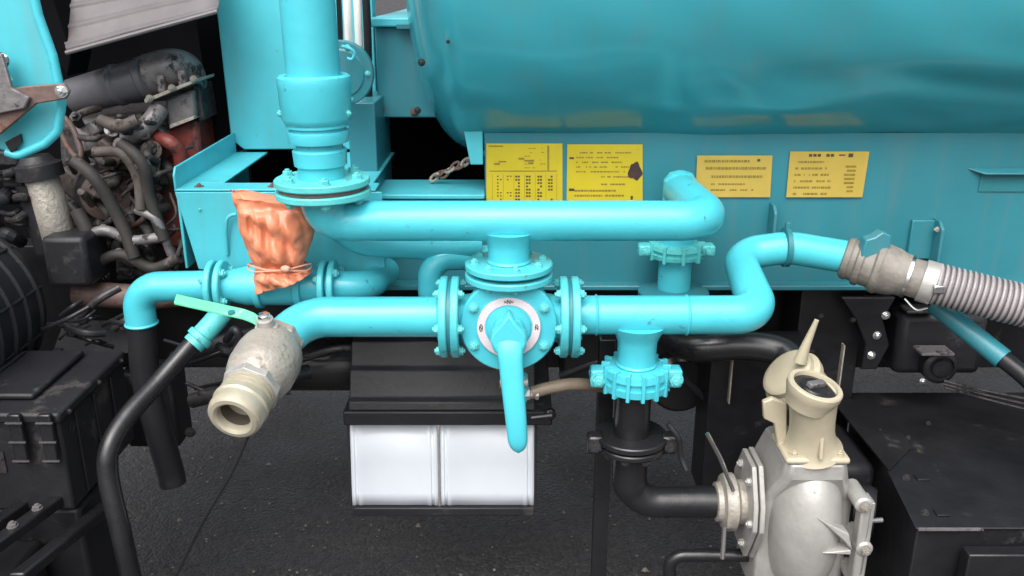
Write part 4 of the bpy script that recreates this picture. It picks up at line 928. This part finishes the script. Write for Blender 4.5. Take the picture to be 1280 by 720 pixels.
for k in range(16):
    x = rnd.uniform(92, 225); y = rnd.uniform(140, 345); p = E(x, y, rnd.uniform(-.1, -.02)); r_ = rnd.uniform(.007, .02); d = Vector((rnd.uniform(-.5, .5), -1, rnd.uniform(-.2, .8)))
    o = obj('fitting', MB().lathe(p, d, [(-.05, r_), (-.004, r_), (0, r_ * 1.25), (.010, r_ * 1.25), (.012, r_ * .7), (.02, r_ * .6)], rnd.choice((6, 18, 18))), M[rnd.choice(('egrime', 'dgrey', 'egrime', 'grey'))], t)
for k in range(24):
    x = rnd.uniform(90, 215); y = rnd.uniform(150, 340); p = E(x, y, rnd.uniform(-.04, .03)); s = rnd.uniform(.015, .04)
    obj('casting', MB().box((-s, -.03, -s * .7), (s, .06, s * .7), Matrix.Translation(p) @ Matrix.Rotation(rnd.uniform(-.5, .8), 4, 'Y')), M[rnd.choice(('egrime', 'dgrey', 'egrime', 'grey'))], t, .006)
for k in range(7):
    obj('spring_clip', MB().tube(spline([E(106 + k * 4, 352 - (k % 3) * 10, -.12), E(112 + k * 4, 340 + (k % 2) * 6, -.13), E(118 + k * 3, 345 + k, -.12)], 4), .0022, 6), M['steel'], t)
# exhaust pipe running behind the left elbow
m = MB().tube([W(95, 366, 2.0), W(180, 372, 2.0), W(250, 366, 2.05)], .030, 20); tag(obj('exhaust_pipe', m, M['rust']), 'brown exhaust pipe behind the left teal elbow', 'pipe')

for k in range(14):
    x = rnd.uniform(150, 236); y = rnd.uniform(190, 345); l = rnd.uniform(10, 30)
    obj('fuel_line', MB().tube(spline([E(x, y, -.10), E(x + l * .3, y + l, -.12), E(x - l * .4, y + l * 1.7, -.09)], 6), rnd.choice((.003, .004, .006, .010)), 10), M[rnd.choice(('egrime', 'ehose', 'rust', 'ehose'))], t)
for pts, r_, mt in (([(92, 200), (120, 225), (150, 275), (168, 322)], .015, 'ehose'), ([(150, 178), (178, 205), (188, 250), (205, 300)], .014, 'ehose'), ([(118, 190), (152, 192), (172, 222), (176, 262)], .012, 'egrime'),
                    ([(98, 300), (130, 288), (165, 300), (205, 296)], .012, 'grey'), ([(110, 335), (150, 318), (190, 335), (225, 322)], .013, 'ehose'), ([(125, 150), (150, 158), (172, 150)], .014, 'egrime'),
                    ([(228, 205), (240, 240), (232, 290), (222, 320)], .006, 'ehose'), ([(96, 262), (112, 300), (108, 345)], .016, 'ehose'), ([(170, 262), (196, 276), (214, 318)], .010, 'grey')):
    obj('coolant_hose', MB().tube(spline([E(px, py, -.15 - .01 * (q_ % 2)) for q_, (px, py) in enumerate(pts)], 8), r_, 18), M[mt], t)
    q_ = pts[1]; obj('hose_clip', MB().lathe(E(*q_, -.155), E(*pts[2], -.15) - E(*pts[0], -.15), [(-.006, r_), (-.005, r_ + .0025), (.005, r_ + .0025), (.006, r_)], 18), M['grey'], t)
t2 = thing('battery_cables', 'loose dark cables and boxes behind the ribbed drum', 'cables', W(20, 230, 1.95))
for k in range(14):
    x = rnd.uniform(-25, 20); y = rnd.uniform(200, 290); l = rnd.uniform(15, 32); sl = rnd.uniform(-.6, .6)
    obj('cable', MB().tube(spline([W(x, y, 2.0), W(x + l * .5, y + sl * l * .5 + rnd.uniform(-8, 8), 1.96), W(x + l, y + sl * l, 2.0)], 6), rnd.choice((.004, .006, .01, .016)), 10), M[rnd.choice(('rubber', 'dgrey', 'plastic', 'dgrey'))], t2)
for k in range(5):
    p = W(rnd.uniform(-15, 20), rnd.uniform(205, 262), 1.99); obj('connector', MB().box(p, p + Vector((.05, .04, .035))), M['plastic'], t2, .006)
t = thing('silver_canister', 'dented silver canister with black cap left of the engine', 'canister', W(72, 300, 1.98))
lat2 = lambda p, d, prof, mat, name: obj(name, MB().lathe(p, d, prof, 30), M[mat], t)
p = W(76, 303, 2.0)
lat2(p, Vector((-.12, 0, 1)), [(0, .036), (.005, .039), (.15, .037), (.155, .034)], 'alu2', 'shell')
lat2(p + Vector((-.02, 0, .155)), Vector((-.12, 0, 1)), [(0, .052), (.03, .052), (.035, .04), (.05, .03)], 'plastic', 'cap')
lat2(p + Vector((-.024, .01, -.02)), Vector((-.12, 0, 1)), [(0, .040), (.16, .040), (.162, .038)], 'plastic', 'sleeve')
obj('filter_housing', MB().box(W(60, 360, 1.92), W(60, 360, 1.92) + Vector((.10, .12, .12))), M['plastic'], t, .012)

# black ribbed drum
t = thing('ribbed_drum', 'large black ribbed drum at the left edge', 'drum', W(0, 450, 1.8))
rr = .20; xg = W(64, 368, 1.9); dc = Vector((xg.x - rr, 1.9, xg.z - .01))
prof = [(0, .01), (.004, rr * .8), (.012, rr * .95), (.03, rr)]
for k in range(9):
    q = .045 + k * .055; prof += [(q, rr), (q + .003, rr + .007), (q + .010, rr + .007), (q + .013, rr)]
prof += [(.56, rr), (.57, rr * .95), (.575, .01)]
obj('shell', MB().lathe(dc, -Yv, prof, 72), M['plastic'], t)
for k in range(12):
    a = 2 * math.pi * k / 12 + .2; rd = Vector((math.cos(a), 0, math.sin(a)))
    obj('seam', MB().tube([dc + rd * (rr + .002) + Yv * -.03, dc + rd * (rr + .002) + Yv * -.55], .0035, 6), M['plastic'], t)

# battery box
t = thing('battery_box', 'black plastic box with clip latches at lower left', 'battery box', W(40, 640, 1.6))
xk2 = W(72, 516, 1.50).x; zk = W(72, 516, 1.50).z; zkb = W(95, 640, 1.50).z
obj('body', MB().box((-1.35, 1.505, zkb), (xk2 - .004, 1.80, zk - .02)), M['plastic'], t, .006)
obj('lid', MB().box((-1.35, 1.495, zk - .022), (xk2 + .004, 1.80, zk)), M['plastic'], t, .006)
obj('raised_cover', MB().box((-1.28, 1.55, zk + .001), (xk2 - .07, 1.77, zk + .014)), M['plastic'], t, .005)
for x in (xk2 - .018, xk2 - .075):
    l = obj('latch', MB().box((x - .012, 1.482, zk - .10), (x + .012, 1.494, zk + .004)), M['gloss'], t, .003)
    for dz in (-.012, -.052, -.092): obj('latch_bar', MB().tube([Vector((x - .015, 1.480, zk + dz)), Vector((x + .017, 1.480, zk + dz))], .003, 8), M['dgrey'], l)
obj('warning_plate', MB().box((xk2 - .20, 1.5015, zk - .13), (xk2 - .12, 1.5045, zk - .085)), M['dgrey'], t)
for q_ in (1.53, 1.66, 1.77): bolt(t, (xk2 + .004, q_, zk - .012), X, .005, 'dgrey')
for k in range(3): obj('rib', MB().box((xk2 - .003, 1.56 + k * .08, zkb + .01), (xk2 + .001, 1.568 + k * .08, zk - .03)), M['plastic'], t, .001)
for k in range(2): obj('cover_rib', MB().box((-1.2 + k * .15, 1.57, zk + .015), (-1.19 + k * .15, 1.75, zk + .019)), M['plastic'], t, .001)
# lower left step beam
t = thing('step_frame', 'black bolted step frame below the battery box', 'frame', W(60, 700, 1.35))
a = W(100, 612, 1.58); b = W(-20, 700, 1.30)
for k, (off, zz2) in enumerate(((0, 0), (-.07, -.012), (.05, -.05))):
    p = [a + Vector((off, 0, zz2)), b + Vector((off, 0, zz2))]; d = (p[1] - p[0]).normalized()
    m = MB().prism([p[0] + Vector((-.014, 0, 0)), p[0] + Vector((.014, 0, 0)), p[0] + Vector((.014, 0, .022)), p[0] + Vector((-.014, 0, .022))], p[1] - p[0]); obj('beam', m, M['gloss'], t, .004)
for q in (.2, .45, .7): bolt(t, a.lerp(b, q) + Vector((.0, -.004, .024)), Z, .008, 'grey')
m = MB().box((-1.5, 1.30, .02), (-.93, 1.50, zkb - .06)); obj('lower_box', m, M['black'], t, .01)
m = MB().box((-1.5, 1.52, .30), (-.86, 1.70, zkb - .006)); obj('support_box', m, M['black'], t, .01)
# misc tray between drum and battery
t = thing('cable_tray', 'cluttered black tray between drum and left elbow', 'tray', W(110, 440, 1.95))
obj('tray', MB().prism([W(60, 455, 1.95), W(165, 440, 1.95), W(160, 400, 2.05), W(80, 400, 2.05)], (0, .02, -.02)), M['plastic'], t, .002)
rnd = random.Random(4)
for k in range(16):
    x = rnd.uniform(50, 160); y = rnd.uniform(388, 455); Yk = rnd.uniform(1.82, 1.95); l = rnd.uniform(20, 60); s = rnd.uniform(-.8, .3)
    obj('cable', MB().tube(spline([W(x, y, Yk), W(x + l * .5, y + s * l * .5 + rnd.uniform(-5, 5), Yk - .02), W(x + l, y + s * l, Yk)], 6), rnd.choice((.003, .005, .009)), 10), M[rnd.choice(('rubber', 'gloss', 'dgrey', 'plastic'))], t)
for k in range(6):
    p = W(rnd.uniform(60, 150), rnd.uniform(390, 450), 1.85); obj('connector', MB().box(p, p + Vector((.02, .02, .014))), M[rnd.choice(('dgrey', 'plastic'))], t, .003)

# underbody hoses in the dark (between left hoses and white box)
t = thing('underbody_lines', 'tangle of dark lines and brackets under the outlet pipe', 'hose bundle', W(390, 470, 1.95))
rnd = random.Random(9)
for k in range(12):
    x = rnd.uniform(240, 440); y = rnd.uniform(425, 500) - (x > 380) * 5; Yk = rnd.uniform(1.85, 2.05); l = rnd.uniform(40, 120)
    obj('line', MB().tube(spline([W(x - l / 2, y + rnd.uniform(-20, 20), Yk), W(x, y, Yk - .03), W(x + l / 2, y + rnd.uniform(-20, 10), Yk)], 6), rnd.choice((.005, .008, .013, .018)), 12), M[rnd.choice(('rubber', 'gloss', 'black', 'dgrey'))], t)
obj('air_tank', MB().lathe(W(340, 455, 2.0), X, [(0, .02), (.01, .055), (.03, .065), (.2, .065), (.22, .055), (.23, .02)], 30), M['gloss'], t)
m = MB().box(W(160, 560, 1.95), W(160, 560, 1.95) + Vector((.13, .1, .2))); obj('bracket', m, M['black'], t, .01)
for px, py in ((238, 540), (168, 475)): bolt(t, W(px, py, 1.86), -Yv, .01, 'dgrey')
# undercarriage behind right tee
t = thing('gearbox_housing', 'black housing in the shadow behind the teal clamp', 'housing', W(860, 500, 2.0))
m = MB().box(W(700, 480, 2.02), W(700, 480, 2.02) + Vector((.36, .08, .16))); obj('body', m, M['black'], t, .012)
obj('drum', MB().lathe(W(850, 480, 1.98), -Yv, [(-.06, .07), (0, .075), (.01, .065)], 30), M['gloss'], t)
obj('line', MB().tube(spline([W(700, 470, 1.9), W(760, 452, 1.88), W(840, 466, 1.88), W(890, 505, 1.9)], 6), .009, 12), M['rubber'], t)

# ================================================================ CAB CORNER + RUSTY ARM
t = thing('cab_corner', 'bright teal folded cab edge at the upper left corner', 'cab panel', W(40, 190, 1.5))
YC = 1.5
out = [(-60, -40), (34, -40), (48, 20), (66, 70), (75, 112), (77, 130), (72, 165), (56, 180), (22, 195), (8, 190), (-60, 170)]
m = MB().prism([W(x, y, YC) for x, y in out], (0, .012, 0)); obj('skin', m, M['deck'], t, .004)
edge = [(34, -40), (48, 20), (66, 70), (75, 112), (77, 130), (72, 165), (56, 180), (22, 195), (8, 190)]
m = MB().tube(fillet([W(x, y, YC - .004) for x, y in edge], .02, 4), .0075, 12); obj('rolled_edge', m, M['paint'], t)
m = MB().lathe(W(8, 100, YC - .022), -Yv, [(0, .012), (.01, .012)], 6); obj('nut', m, M['steel'], t); bolt(t, W(3, 75, YC - .02), -Yv, .010, 'steel')
m = MB().prism([W(6, 178, YC - .01), W(24, 168, YC - .01), W(26, 178, YC - .01), W(14, 192, YC - .01)], (0, .008, 0)); obj('clip', m, M['gloss'], t)
t = thing('hinge_arm', 'rusty steel hinge arm with shiny bolt across the cab corner', 'bracket', W(40, 140, 1.46))
m = MB().prism([W(-40, 118, 1.465), W(30, 108, 1.465), W(80, 104, 1.465), W(87, 114, 1.465), W(82, 124, 1.465), W(45, 130, 1.465), W(0, 168, 1.465), W(-40, 180, 1.465)], (0, .008, 0)); obj('plate', m, M['rust'], t, .002)
m = MB().prism([W(-40, 60, 1.455), W(2, 68, 1.455), W(14, 110, 1.455), W(36, 122, 1.455), (W(30, 136, 1.455)), W(-40, 150, 1.455)], (0, .009, 0)); obj('plate', m, M['grey'], t, .002)
bolt(t, W(77, 114, 1.464), -Yv, .0085, 'steel')
